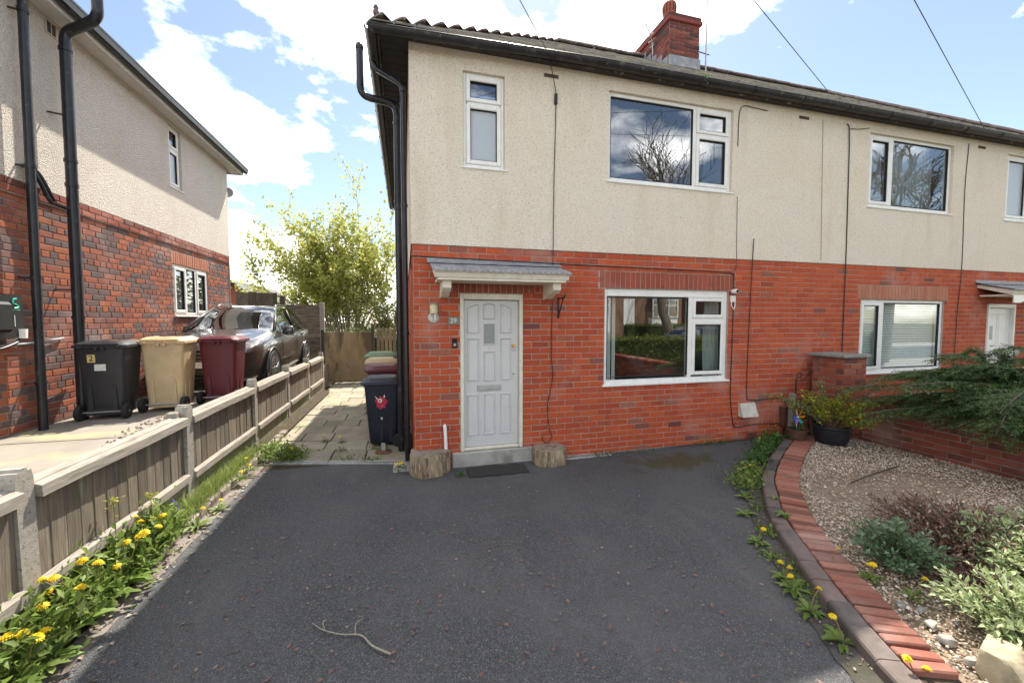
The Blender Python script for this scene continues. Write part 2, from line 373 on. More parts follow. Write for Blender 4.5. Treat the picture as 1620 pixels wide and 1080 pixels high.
def arc(p0, p1, p2, n=6):
    p0, p1, p2 = Vector(p0), Vector(p1), Vector(p2)
    return [tuple(p0*(1-t)**2 + p1*2*t*(1-t) + p2*t*t) for t in [i/n for i in range(n+1)]]
# ------------------------------------------------------------------ ground
G = M('rough_earth', (.10,.085,.055), (.07,.075,.035), 1.5, rough=.97, bp=.6, bs=30)
MB().add([(-300,-300,-.06), (300,-300,-.06), (300,300,-.06), (-300,300,-.06)], [(0,1,2,3)]).build('ground', G, kind='structure')
def asphalt_mat(name, wet=0):
    m, N, L, b = nodes(name)
    sp = voro(N, L, 190); c = ramp(N, L, sp, [(0,(.026,.027,.029)), (.45,(.056,.057,.061)), (.75,(.098,.099,.104)), (1,(.24,.24,.242))])
    c = mix(N, L, ramp(N, L, noise(N, L, .9, 6), [(.35, 0), (.68, .6)]), c, (.115,.113,.113))
    c = mix(N, L, ramp(N, L, noise(N, L, 2.6, 9, (1,.35,1), .68, off=4), [(.57, 0), (.76, .45)]), c, (.15,.145,.14))
    c = mix(N, L, ramp(N, L, noise(N, L, 26, 4, off=2), [(.66, 0), (.72, .55)]), c, (.15,.085,.07))
    # moss in the damp corner by the window
    g = N.new('ShaderNodeNewGeometry'); v = N.new('ShaderNodeVectorMath'); v.operation = 'DISTANCE'; v.inputs[1].default_value = (3.3, -.55, 0)
    sc_ = N.new('ShaderNodeVectorMath'); sc_.operation = 'MULTIPLY'; sc_.inputs[1].default_value = (.55, 1.25, 1); L.new(g.outputs['Position'], sc_.inputs[0])
    v.inputs[1].default_value = (3.3*.55, -.55*1.25, 0); L.new(sc_.outputs[0], v.inputs[0])
    k = mth(N, L, 'ADD', v.outputs['Value'], mth(N, L, 'MULTIPLY', noise(N, L, 4, 7), 1.1))
    c = mix(N, L, ramp(N, L, k, [(.75, .95), (1.15, 0)]), c, mix(N, L, noise(N, L, 30, 3), (.085,.07,.028), (.045,.04,.022)))
    L.new(c, b.inputs['Base Color']); b.inputs['Roughness'].default_value = .85; b.inputs['Specular IOR Level'].default_value = .35
    bump(N, L, b, mth(N, L, 'ADD', voro(N, L, 190, out='Distance'), noise(N, L, 60, 4)), .8, .006); return m
ASP = asphalt_mat('driveway_asphalt')
# driveway: gently uneven sheet, notched for the curved bed on the right
dv = MB(); nx, ny = 60, 50; P = []
for j in range(ny+1):
    y = -6.6 + (6.6+.45)*j/ny; row = []
    for i in range(nx+1):
        x = -1.86 + (7.6+1.86)*i/nx
        row.append((x, min(y, .45 if x < -.02 else .02), .004*sin(x*1.7+y)+.004*sin(y*2.3-x*.6)))
    P.append(row)
dv.grid(P).build('driveway', ASP, kind='structure', smooth=True)
PAVE = M('pavement_flags', (.30,.29,.27), (.24,.23,.215), 2, rough=.9, bp=.3)
ROADM = asphalt_mat('road_asphalt')
MB().box(-40, -8.6, -.05, 60, -6.62, .0).build('pavement', PAVE, kind='structure')
MB().box(-40, -8.75, -.05, 60, -8.605, .01).build('road_kerb', CONC, kind='structure')
MB().box(-40, -15.5, -.06, 60, -8.755, -.045+.004).build('road', ROADM, kind='structure')
MB().box(-40, -18, -.05, 60, -15.505, .05).build('far_pavement', PAVE, kind='structure')
# raised drive of the house on the left
CDR = M('stained_concrete_drive', (.275,.25,.215), (.22,.20,.17), 2.2, rough=.9, c3=(.40,.37,.17), s3=1.2, t3=(.55,.72), bp=.3, bs=80)
ld = struct(MB().box(-4.305, -6.5, -.05, -2.285, 12, .60).build('raised_drive', CDR))
MB().box(-4.2, .16, .6, -2.6, .18, .602).build('drive_joint', SOIL, ld)
gp = MB()
for i in range(2600):
    t = R.random(); x = -2.62 - .62*R.random()**1.6*(.35+.65*min(1, (t*3.6)/1.2)); y = -1.0 + t*4.2; s = R.uniform(.008, .022)
    if x < -3.0 and y < 1.0 and R.random() < .5: continue
    a = [R.uniform(.6, 1)*s for _ in range(6)]
    gp.add([(x+a[0], y, .605), (x, y+a[1], .604), (x-a[2], y, .605), (x, y-a[3], .603), (x, y, .603+a[4])], [(0,1,4), (1,2,4), (2,3,4), (3,0,4)])
GRAV1 = M('brown_grey_chippings', (.30,.24,.20), (.17,.14,.125), 40, rough=.9, isl=.5)
tag(gp.build('chippings', GRAV1, fix=False, kind='stuff'), 'strip of brown grey chippings on the raised drive behind the fence', 'chippings')
# ------------------------------------------------------------------ the pair of houses
H = thing('semi_detached_house', 'red brick and cream pebbledash semi-detached house pair with grey front door', 'house')
XW = 13.9; YD = 7.0; BT = 2.79; WT = 5.17
low = [(2.58,4.65,.95,2.31), (7.36,9.41,.95,2.22), (.57,1.39,.0,2.21), (10.6,11.4,.0,2.18)]
upp = [(.62,1.15,3.76,4.92), (2.60,4.64,3.76,4.965), (7.39,9.42,3.76,4.975), (10.91,11.62,3.76,4.99)]
b = MB(); panel(b, (0,0,0), 0, .001, XW, -.05, BT, low, .1)
panel(b, (0,YD,0), -pi/2, 0, YD, -.05, BT)
bw = b.build('brick_wall', MOR, H, fix=False)
sold = [(2.50,4.74,2.312,2.549), (7.28,9.50,2.222,2.469), (.40,1.56,2.212,2.388)]
r1 = rects_courses(.0, XW, BT, .0, .2408, .0803, .193, [*low, *sold])
r2 = rects_courses(0, YD, BT, .0, .2408, .0803, .05)
lay(bw, [(r1, BR, (0,0,0), 0), (soldiers(*sold[0]), BRS, (0,0,0), 0), (soldiers(*sold[1]), BRN, (0,0,0), 0), (soldiers(*sold[2]), BRS, (0,0,0), 0), (r2, BR, (0,YD,0), -pi/2)])
b = MB(); panel(b, (0,0,0), 0, -.018, XW, BT+.004, WT, upp, .115, -.018)
panel(b, (0,YD,0), -pi/2, 0, YD+.018, BT+.004, WT, (), 0, -.018)
b.add([(-.018,-.018,BT+.004), (XW,-.018,BT+.004), (XW,.03,BT+.004), (-.018,.03,BT+.004)], [(0,1,2,3)])
b.build('render_wall', PD, H, fix=False)
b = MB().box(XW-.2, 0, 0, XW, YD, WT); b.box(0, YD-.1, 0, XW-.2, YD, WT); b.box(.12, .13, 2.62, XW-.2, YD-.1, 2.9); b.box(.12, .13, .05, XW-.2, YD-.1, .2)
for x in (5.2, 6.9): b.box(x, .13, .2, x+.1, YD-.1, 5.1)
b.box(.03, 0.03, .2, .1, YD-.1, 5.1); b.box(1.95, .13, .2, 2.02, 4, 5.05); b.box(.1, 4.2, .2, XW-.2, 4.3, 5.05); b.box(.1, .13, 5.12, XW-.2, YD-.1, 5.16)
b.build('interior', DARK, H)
# windows
W = lambda *a, **k: window(H, (0,.03,0), 0, *a, **k)
W(2.58,4.65,.97,2.31, [(2.635,3.965,1.055,2.195,False,None), (4.035,4.595,1.90,2.20,True,None), (4.035,4.595,1.05,1.855,True,None)], [(3.965,1.02,4.035,2.205), (4.035,1.855,4.6,1.90), (2.63,2.205,4.6,2.262)])
W(2.60,4.64,3.78,4.965, [(2.65,3.975,3.83,4.91,False,None), (4.03,4.59,4.585,4.915,True,None), (4.03,4.59,3.83,4.555,True,None)], [(3.975,3.83,4.03,4.915), (4.03,4.555,4.59,4.585)])
W(.625,1.148,3.78,4.92, [(.665,1.108,4.575,4.88,True,None), (.665,1.108,3.82,4.545,True,FROST)], [(.675,4.545,1.098,4.575)], t=.04)
W(7.39,9.42,3.78,4.975, [(7.44,7.92,3.83,4.925,True,None), (7.99,9.36,3.84,4.92,False,None)], [(7.92,3.83,7.99,4.925)])
W(7.36,9.41,.97,2.22, [(7.41,7.87,1.02,2.17,True,None), (7.94,9.35,1.03,2.16,False,None)], [(7.87,1.02,7.94,2.17)])
W(10.91,11.62,3.78,4.99, [(10.96,11.57,3.83,4.94,True,FROST)])
# doors
def door(x0, x1, z0, z1, cols, m, fm, nm=''):
    f = MB(); f.cbox(x0, -.03, z0, x0+.045, .09, z1, .006); f.cbox(x1-.045, -.03, z0, x1, .09, z1, .006); f.cbox(x0+.045, -.028, z1-.075, x1-.045, .09, z1, .006)
    f.cbox(x0+.045, -.01, z0, x1-.045, .09, z0+.035, .008)
    f.build('door_frame', fm, H)
    d = MB().cbox(x0+.05, .03, z0+.04, x1-.05, .075, z1-.083, .004).build('door', m, H); d['label'] = nm
    return d
fd = door(.57, 1.39, .19, 2.205, 0, GREYD, CREAM, 'pale grey panelled front door')
def dpanel(x0, x1, z0, z1, arch=0, par=None):
    b = MB(); n = 6; t = .022
    top = [(x0+(x1-x0)*i/n, z1 + arch*(i/n)*(1 if arch > 0 else 0)) for i in range(n+1)]
    if arch == 99: top = [(x0+(x1-x0)*i/n, z1-.02+.022*sin(pi*i/n)) for i in range(n+1)]
    elif arch: top = [(x0+(x1-x0)*i/n, z1 - abs(arch)*(1-(i/n if arch > 0 else 1-i/n))**1.6) for i in range(n+1)]
    out = [(x0, z0), (x1, z0)] + top[::-1]; cx, cz = (x0+x1)/2, (z0+z1)/2
    ins = lambda k: [(cx+(p[0]-cx)*(1-2*k/(x1-x0)), cz+(p[1]-cz)*(1-2*k/(z1-z0))) for p in out]
    lv = [(out, .0301), (ins(.006), .013), (ins(.016), .034), (ins(.022), .036), (ins(.034), .0265)]; m = len(out); V = []; F = []
    for ring_, y in lv: V += [(p[0], y, p[1]) for p in ring_]
    for a in range(len(lv)-1):
        for i in range(m): F.append((a*m+i, a*m+(i+1) % m, (a+1)*m+(i+1) % m, (a+1)*m+i))
    F.append(tuple(range((len(lv)-1)*m, len(lv)*m)))
    b.add(V, F).build('door_panel', GREYD, par, fix=True)
for x0, x1, z0, z1, a in [(.665,.815,1.70,2.075,.05), (.87,1.03,1.88,2.085,99), (1.095,1.245,1.70,2.075,-.05), (.665,.81,1.09,1.635,0), (1.095,1.24,1.09,1.635,0), (.875,1.025,1.08,1.465,0), (.66,.805,.38,.91,0), (.875,1.02,.38,.915,0), (1.09,1.235,.38,.91,0)]:
    dpanel(x0, x1, z0, z1, a, fd)
OBS = glassmat('obscure_glass', (.40,.42,.42), .25, 1.4, True)
b = MB(); ring(b, .868, 1.032, 1.55, 1.83, .012, .016, .04, .003); b.build('glazing_bead', GREYD, fd)
MB().box(.88, .022, 1.562, 1.02, .0295, 1.818).build('obscure_pane', OBS, fd)
b = MB().cbox(.79, .012, .955, 1.105, .03, 1.03, .006); o = b.build('letterbox', STEEL, fd); MB().cbox(.81, .002, .972, 1.085, .012, 1.012, .005).build('letterbox_flap', STEEL, fd)
MB().lathe([(0,.0), (.02,.0), (.024,.008), (.024,.03), (.0,.03)], (1.275, .0, 1.535), 14, 'y').build('door_lock', BRASS, fd)
MB().cbox(1.262, .016, 1.465, 1.30, .03, 1.49, .004).build('lock_plate', STEEL, fd)
MB().lathe([(0,.018), (.009,.02), (.009,.03)], (1.275, 0, 1.16), 10, 'y').build('keyhole', IRON, fd)
MB().lathe([(0,.018), (.008,.02), (.008,.03)], (.95, 0, 1.50), 10, 'y').build('spyhole', BRASS, fd)
nd = door(10.6, 11.4, .19, 2.18, 0, UPVC, UPVC, 'white neighbour front door')
b = MB(); ring(b, 10.72, 10.98, 1.42, 2.0, .02, .02, .04); ring(b, 11.02, 11.28, 1.42, 2.0, .02, .02, .04); ring(b, 10.72, 11.28, .4, 1.2, .02, .02, .04); b.build('door_panel', UPVC, nd)
MB().box(10.69, .022, 1.50, 10.85, .0295, 1.76).build('obscure_pane', OBS, nd)
b = MB(); b.cbox(.455, -.055, -.02, 1.525, .1, .185, .014); b.build('doorstep', CONC, H)
MB().cbox(10.5, -.29, -.02, 11.5, .1, .185, .012).build('doorstep', CONC, H)
# door canopies
def canopy(x0, x1, zt, fancy):
    P = []; n = 192
    for j in range(7):
        t = j/6; y = -.005 - .50*t; z = zt - .02 - .15*t; e = .10*(1-t)*0
        P.append([(x0-.02+(x1-x0+.04)*i/n, y, z + .009*(t**1.5)*cos(2*pi*i*24/n)) for i in range(n+1)])
    c = MB().grid(P); c.grid([[(p[0], p[1], p[2]-.008) for p in r_] for r_ in P]); c.grid([P[-1], [(p[0], p[1], p[2]-.009) for p in P[-1]]])
    o = c.build('door_canopy', LEAD, H, smooth='a')
    f = MB()
    f.prism([(-.46, zt-.245), (-.475, zt-.20), (-.47, zt-.195), (-.50, zt-.165), (-.44, zt-.165), (0.0, zt-.04), (0, zt-.10), (-.42, zt-.245)], x0+.01, x1-.01, 'x')
    f.cbox(x0+.04, -.452, zt-.275, x1-.04, -.03, zt-.246, .004)
    f.build('canopy_fascia', CREAM, o)
    MB().prism([(0, zt+.035), (-.012, zt+.035), (-.014, zt+.004), (-.10, zt-.03), (-.10, zt-.036), (0, zt-.01)], x0-.05, x1+.05, 'x').build('lead_flashing', LEAD, o)
    if fancy:
        for bx in (x0+.10, x1-.19):
            q = MB(); q.prism([(0, zt-.25), (-.40, zt-.277), (-.40, zt-.36), (-.33, zt-.40), (-.24, zt-.40), (-.15, zt-.44), (-.06, zt-.46), (0, zt-.46)], bx, bx+.10, 'x'); q.build('canopy_bracket', CREAM, o)
    else:
        n = 14; q = MB(); poly = [(x0+.06, zt-.27), (x0+.06, zt-.40)] + [(x0+.25+(x1-x0-.5)*i/n, zt-.40+.10*sin(pi*i/n)) for i in range(n+1)] + [(x1-.06, zt-.40), (x1-.06, zt-.27)]
        q.prism(poly, -.47, -.455, 'y'); q.build('canopy_valance', UPVC, o)
canopy(.22, 1.86, 2.60, True)
canopy(10.26, 11.75, 2.58, False)
# roof: hipped on the left
EX = .40; EY = .17; RZ = 5.205; RY = 3.4; PIT = .745; RH = RZ + PIT*(RY+EY)
hx = RY+EY-EX  # ridge starts at this X
rb = MB(); A = [(-EX,-EY,RZ), (XW+.4,-EY,RZ), (XW+.4,YD+EX,RZ), (-EX,YD+EX,RZ), (hx,RY,RH), (XW+.4-RY-EY,RY,RH)]
rb.add(A, [(0,1,5,4), (3,0,4), (2,3,4,5), (1,2,5)]); rb.add([(p[0], p[1], p[2]-.06) for p in A[:4]], [(0,3,2,1)])
for k in range(4):
    n = (k+1) % 4; rb.add([A[k], A[n], (*A[n][:2], A[n][2]-.06), (*A[k][:2], A[k][2]-.06)], [(0,1,2,3)])
roof = rb.build('roof', M('roof_felt', (.10,.07,.06)), H, fix=False)
tl = MB(); sl = sqrt(1+PIT*PIT); gz = .165; nrow = int((RY+EY)*sl/gz)
for k in range(nrow):
    d0 = k*gz; y0 = -EY-.04+d0/sl; y1 = y0+(gz+.06)/sl
    x = -EX + max(0, (d0/sl)) - .02 + (k % 2)*.12
    while x < XW+.2-d0/sl:
        wd = .235+R.uniform(-.004, .004); lift = R.uniform(.0, .010); z0 = RZ+.012+PIT*(y0+EY); z1 = RZ+.0+PIT*(y1+EY)
        tl.add([(x, y0, z0+.012+lift), (x+wd, y0, z0+.012+lift), (x+wd, y1, z1+.010), (x, y1, z1+.010), (x, y0, z0-.006+lift), (x+wd, y0, z0-.006+lift)], [(0,1,2,3), (4,5,1,0)]); x += .24
tl.build('roof_tiles', TILE, roof, fix=False, kind='stuff')
def halfpipe(r, ln, th=.016, n=7, r2=None, fl=.75):
    b = MB(); r2 = r2 or r; P = []; Q = []
    for i in (0, 1):
        rr = (r, r2)[i]; P.append([(rr*cos(pi*k/n), ln*i, rr*fl*sin(pi*k/n)) for k in range(n+1)]); Q.append([((rr-th)*cos(pi*k/n), ln*i, rr*fl*sin(pi*k/n)-th) for k in range(n+1)])
    b.grid(P); b.grid(Q); b.grid([P[0], Q[0]]); b.grid([P[1], Q[1]]); return b
rm = halfpipe(.12, .44).mesh('ridge_tile', RIDGE, 'a', True)
for k in range(int((XW+.4-RY-EY-hx)/.45)+1):
    o = bpy.data.objects.new('ridge_tile', rm); col.objects.link(o); o.parent = roof; o.location = (hx+.0+k*.45, RY, RH+R.uniform(-.006,.006)); o.rotation_euler = (R.uniform(-.02,.02), 0, -pi/2)
hm = halfpipe(.15, .46, .022, 7, .09, .26).mesh('hip_tile', RIDGE, 'a', True)
hd = Vector((1, 1, PIT)).normalized(); hl = (RY+EY)*sqrt(2+PIT*PIT); k = 0; s = .02
while s < hl-.2:
    p = Vector((-EX,-EY,RZ+.02)) + hd*s; o = bpy.data.objects.new('hip_tile', hm); col.objects.link(o); o.parent = roof; o.location = p
    o.rotation_euler = (math.asin(hd.z)-.50+R.uniform(-.09,.06), R.uniform(-.06,.06), -pi/4); s += .39
s = .1
while s < hl-.2:
    p = Vector((XW+.4,-EY,RZ+.0)) + Vector((-hd.x, hd.y, hd.z))*s; o = bpy.data.objects.new('hip_tile', rm); col.objects.link(o); o.parent = roof; o.location = p
    o.rotation_euler = (math.asin(hd.z)-.012, 0, pi/4); s += .44
MB().lathe([(0,-.02), (.03,-.01), (.035,.02), (.02,.045), (.03,.06), (.02,.085), (0,.09)], (-EX+.03,-EY+.03,RZ+.10), 10).build('hip_finial', RIDGE, roof)
# eaves
f = MB(); f.box(-EX+.05, -EY+.03, 5.125, XW+.35, -EY+.055, 5.20); f.box(-EX+.035, -EY+.056, 5.09, -EX+.06, YD+EX-.04, 5.20)
fo = f.build('fascia', FASC, H)
s = MB()
for i in range(int((YD+.7)/.13)): s.cbox(-EX+.062, -EY+.06+i*.13, 5.11+R.uniform(0,.004), -.02, -EY+.06+i*.13+.122, 5.13, .006)
s.build('soffit_boards', M('black_soffit', (.012,.012,.013), (.02,.02,.02), 9, rough=.7), fo)
s = MB()
for i in range(9): s.cbox(.0+i*1.55, -EY+.057, 5.14+R.uniform(0,.003), .0+(i+1)*1.55-.004, -.02, 5.155, .004)
s.build('soffit_boards', M('dark_soffit', (.035,.03,.028), (.06,.05,.045), 9, rough=.8), fo)
def gutter(p0, p1, r, nm):
    p0, p1 = Vector(p0), Vector(p1); t = (p1-p0).normalized(); u = Vector((t.y, -t.x, 0)); n = 10; P = []
    for q in (p0, p1):
        P.append([tuple(q + u*(r*cos(pi+pi*k/n)) + Vector((0,0,r*1.05*sin(pi+pi*k/n)))) for k in range(n+1)])
    Q = [[tuple(Vector(a)+Vector((0,0,.006))+(q-Vector(a)).normalized()*.004) for a in row] for row, q in zip(P, (p0, p1))]
    b = MB(); b.grid(P); b.grid(Q); b.grid([P[0], Q[0]]); b.grid([P[1], Q[1]])
    for e in (0, n): b.tube([P[0][e], P[1][e]], .007, 6)
    return b
gz_ = 5.19
g1b = gutter((-EX-.055,-EY-.04,gz_-.075), (2.4,-EY-.04,gz_), .058, 'gutter'); g1c = gutter((2.4,-EY-.04,gz_), (XW+.3,-EY-.04,gz_), .058, 'gutter'); g1b.add(g1c.V, g1c.F)
g1 = g1b.build('gutter', BLKOLD, H, smooth='a')
g2 = gutter((-EX-.03,YD+EX,gz_-.02), (-EX-.03,-EY-.065,gz_-.075), .060, 'gutter').build('gutter', BLKOLD, H, smooth='a')
cl = MB(); cl.tube([(0, -.071*cos(pi*k/10), -.074*sin(pi*k/10)) for k in range(11)], .011, 6); me = cl.mesh('gutter_clip', BLKOLD, True)
for k, x in enumerate((.05, .38, 1.15, 1.75, 2.35, 3.0, 3.9, 4.8, 5.7, 6.6, 7.5, 8.4, 9.3, 10.2, 11.1)):
    o = bpy.data.objects.new('gutter_clip', me); col.objects.link(o); o.parent = g1; o.location = (x, -EY-.04, gz_-.075*max(0, (2.4-x)/2.8)); o.scale = (1,.86,.86)
for k in range(7):
    o = bpy.data.objects.new('gutter_clip', me); col.objects.link(o); o.parent = g2; o.location = (-EX-.03, -.1+k*.95, gz_); o.rotation_euler = (0,0,pi/2)
# pipes at the left gable corner
b = MB(); b.tube([(-.17,.78,.02), (-.17,.78,4.62)] + arc((-.17,.78,4.66), (-.17,.78,4.80), (-.30,.78,4.82)) + [(-.50,.78,4.84)] + arc((-.52,.78,4.845), (-.63,.78,4.86), (-.635,.78,4.98)) + [(-.635,.78,5.46)], .047, 14)
for z in (.35, 1.9, 3.5, 4.55): pipe_bracket(b, -.17, .78, z, .047)
b.lathe([(.047,5.44), (.054,5.45), (.054,5.50), (.03,5.53), (0,5.535)], (-.635,.78,0), 12)
b.build('soil_pipe', BLK, H, 'a')
b = MB(); b.tube([(-EX-.03,.36,5.15), (-EX-.03,.36,5.04), (-.39,.34,4.97), (-.14,.24,4.80), (-.09,.22,4.72), (-.09,.22,.06)], .034, 12)
for z in (.5, 1.7, 3.3, 4.7): pipe_bracket(b, -.09, .22, z, .034)
b.build('downpipe', BLK, H, 'a')
# air bricks
AB = M('air_brick', (.26,.07,.045), (.17,.06,.045), 20, rough=.85)
def airbrick(x, z, m, wd=.215, ht=.07, y=0):
    b = MB(); b.box(x, y-.004, z, x+wd, y+.01, z+ht); nx = 7
    h = MB()
    for i in range(nx):
        for k in range(3): h.box(x+.012+i*(wd-.02)/nx, y-.0062, z+.008+k*(ht-.012)/3, x+.012+i*(wd-.02)/nx+.016, y-.0042, z+.008+k*(ht-.012)/3+.012)
    o = b.build('air_brick', m, H); h.build('air_hole', DARK, o)
airbrick(3.64, .30, AB, y=-.006); airbrick(5.06, .0, AB, .21, .11, y=-.006)
DAB = M('dirty_air_brick', (.20,.13,.075), (.13,.09,.06), 20, rough=.85)
airbrick(1.67, 4.995, DAB, .2, .045, -.019); airbrick(5.87, 5.02-.02, DAB, .2, .045, -.019); airbrick(10.05, 5.0, DAB, .2, .045, -.019)
# chimney stack
cx0, cx1, cy0, cy1, cz0, cz1 = 5.26, 6.0, 2.42, 4.05, 6.9, 8.05
ch = MB().box(cx0+.003, cy0+.003, cz0, cx1-.003, cy1-.003, cz1).build('chimney', MOR, H)
for wl, u, org, rz in (('f', cx1-cx0, (cx0,cy0,0), 0), ('l', cy1-cy0, (cx0,cy1,0), -pi/2), ('r', cy1-cy0, (cx1,cy0,0), pi/2)):
    for a in rects_courses(0, u, cz1, cz0+.2 if wl == 'f' else cz0, .2408, .0803, .0):
        me = brick_mesh(a[1]-a[0], a[3]-a[2], BC, R.randrange(3)); o = bpy.data.objects.new('brick', me); col.objects.link(o); o.parent = ch
        um = (a[0]+a[1])/2; o.location = (org[0]+um*cos(rz), org[1]+um*sin(rz), (a[2]+a[3])/2); o.rotation_euler = (0,0,rz)
b = MB(); b.cbox(cx0-.045, cy0-.045, cz1, cx1+.045, cy1+.045, cz1+.085, .012); b.cbox(cx0-.025, cy0-.025, cz1+.086, cx1+.025, cy1+.025, cz1+.165, .012); b.cbox(cx0+.05, cy0+.05, cz1+.166, cx1-.05, cy1-.05, cz1+.20, .02)
b.build('chimney_cap', BC, ch)
b = MB(); b.cbox(cx0-.012, cy0-.03, cz0+.25, cx1+.012, cy0-.004, cz0+.46, .004); b.build('lead_flashing', LEAD, ch)
b = MB()
for k in range(5):
    y = cy0+.02+k*.2; b.cbox(cx0-.014, y, 7.0+.14*k, cx0-.006, y+.19, 7.36+.14*k, .003)
b.build('lead_flashing', LEAD, ch)
b = MB(); n = 18
pr = [(.135,0), (.125,.05), (.115,.06), (.125,.10), (.135,.30), (.125,.325), (.10,.33), (.09,.2)]
b.lathe(pr, (cx0+.17, cy0+.25, cz1+.20), n); cp = b.build('chimney_pot', TERR, ch, 'a')
b = MB()
for k in range(12):
    q = 2*pi*k/12; b.tube([(cx0+.17+.131*cos(q), cy0+.25+.131*sin(q), cz1+.20+.13), (cx0+.17+.137*cos(q), cy0+.25+.137*sin(q), cz1+.20+.28)], .011, 5)
b.build('pot_slot', M('dark_slot', (.06,.03,.025)), cp)  # dark upright strips set round the pot as its slots
b = MB(); b.lathe([(.14,0), (.15,.04), (.10,.07), (.02,.075)], (cx1-.22, cy0+.3, cz1+.20), 14); b.build('chimney_pot', TERR, ch, 'a')
# ------------------------------------------------------------------ behind the panes
def slats(name, label, x0, x1, z0, z1, y, kind, m, cat='blind'):
    t = thing(name, label, cat, ((x0+x1)/2, y, z0)); hx_ = (x1-x0)/2; h = z1-z0
    MB().cbox(-hx_, -.02, h-.03, hx_, .02, h).build('head_rail', UPVC, t)
    if kind == 'v':
        n = int((x1-x0)/.075); me = MB().box(-.036, -.001, .01, .036, .001, h-.03).mesh('slat', m)
        for i in range(n):
            o = bpy.data.objects.new('slat', me); col.objects.link(o); o.parent = t; o.location = (-hx_+.04+i*.075, 0, 0); o.rotation_euler = (0,0,.35)
    else:
        n = int((h-.05)/.045); me = MB().box(-hx_, -.021, -.0007, hx_, .021, .0007).mesh('slat', m)
        for i in range(n):
            o = bpy.data.objects.new('slat', me); col.objects.link(o); o.parent = t; o.location = (0, 0, .02+i*.045); o.rotation_euler = (1.15,0,0)
        MB().cbox(-hx_, -.02, 0, hx_, .02, .012, .002).build('bottom_rail', UPVC, t)
    return t
def curtain(label, x0, x1, z0, z1, y, m=None, folds=9):
    n = folds*6; P = [[(x0+(x1-x0)*i/n + .012*sin(j*1.3+i), y+.03*sin(2*pi*i*folds/n)*(.6+.4*j/6), z1-(z1-z0)*j/6) for i in range(n+1)] for j in range(7)]
    return tag(MB().grid(P).build('curtain', m or CURT, smooth=True, fix=False), label, 'curtain')
slats('vertical_blind', 'white vertical blind drawn to the left edge inside lower front window', 2.62, 2.86, .99, 2.27, .16, 'v', NET)
curtain('pale curtain hanging at the right inside the lower front window', 4.36, 4.64, .8, 2.35, .17, folds=4)
slats('venetian_blind', 'pale venetian blind closed behind the neighbour lower window', 7.40, 9.38, .95, 2.25, .13, 'h', BLIND)
curtain('pale blue net curtain behind the neighbour upper window beside wide pane', 8.35, 9.42, 3.6, 5.0, .30, folds=12)
curtain('thin pale net curtain behind the opening light of neighbour upper window', 7.40, 8.2, 3.6, 5.0, .34, folds=8)
SOFA = M('dark_sofa_fabric', (.02,.021,.024), (.03,.03,.033), 20, rough=.9)
so = thing('sofa', 'dark sofa back standing inside the lower front window', 'sofa', (4.2, .75, .2))
MB().cbox(-.75, -.22, .1, .75, .5, .45, .06).build('seat', SOFA, so); MB().cbox(-.75, -.40, .1, .75, -.2, .92, .08).build('backrest', SOFA, so)
for sx in (-1, 1): MB().cbox(sx*.83-.1, -.4, .0, sx*.83+.1, .5, .62, .06).build('armrest', SOFA, so)
cb = MB().cbox(.585+.08, .115, 4.56, 1.10, .13, 4.72, .004); tag(cb.build('towel', M('blue_towel', (.10,.28,.70), (.13,.34,.78), 6, rough=.9)), 'blue cloth seen in the small upper front window', 'towel')
# ------------------------------------------------------------------ small fittings on the front wall
lp = thing('wall_lamp', 'old round backplate wall lamp with cream glass cylinder left of the door', 'lamp', (.24, -.008, 1.90))
b = MB().lathe([(0,0), (.062,0), (.066,-.006), (.058,-.014), (0,-.016)], (0,0,0), 20, 'y'); b.build('backplate', M('chalky_white_metal', (.66,.64,.58), (.5,.47,.4), 20, rough=.6), lp, 'a')
MB().cbox(.0, -.06, -.035, .03, -.014, .05, .004).build('arm', STEEL, lp)
MB().lathe([(.04,.045), (.048,.05), (.05,.15), (.044,.165), (.0,.165)], (0,-.06,0), 16).build('shade', M('yellowed_glass', (.62,.55,.34), (.50,.43,.25), 12, rough=.25), lp, 'a')
MB().lathe([(.055,.166), (.056,.178), (.0,.185)], (0,-.06,0), 16).build('cap', M('verdigris_cap', (.22,.24,.2)), lp, 'a')
def digits(txt, loc, size, m, par, rz=0, name='lettering', th=.002):
    cu = bpy.data.curves.new(name, 'FONT'); cu.body = txt; cu.size = size; cu.align_x = 'CENTER'; cu.align_y = 'CENTER'; cu.extrude = th
    o = bpy.data.objects.new(name, cu); col.objects.link(o); dg = bpy.context.evaluated_depsgraph_get()
    me = bpy.data.meshes.new_from_object(o.evaluated_get(dg)); bpy.data.objects.remove(o); me.materials.clear(); me.materials.append(m)
    q = bpy.data.objects.new(name, me); col.objects.link(q); q.parent = par; q.location = loc; q.rotation_euler = (pi/2, 0, rz); return q
hn = thing('house_number', 'small slate plaque with white number 29 beside the grey door', 'house number', (.485, -.008, 1.86))
MB().cbox(-.066, -.012, -.05, .066, 0, .05, .004).build('plaque', M('slate_plaque', (.19,.18,.155), (.23,.21,.18), 20, rough=.6), hn)
digits('29', (0, -.0135, 0), .083, M('white_paint', (.78,.77,.72)), hn)
db = thing('video_doorbell', 'dark rectangular video doorbell left of the grey door', 'doorbell', (.498, -.008, 1.58))
MB().cbox(-.031, -.022, -.062, .031, 0, .062, .006).build('body', M('black_gloss_plastic', (.02,.02,.022), None, rough=.25), db)
MB().cbox(-.024, -.0235, .012, .024, -.0215, .052, .001).build('camera_window', M('camera_black', (.006,.006,.007), None, rough=.08), db)
MB().lathe([(.007,0), (.014,-.001), (.017,-.003), (.017,0)], (0,-.022,-.016), 16, 'y').build('button_ring', STEEL, db)
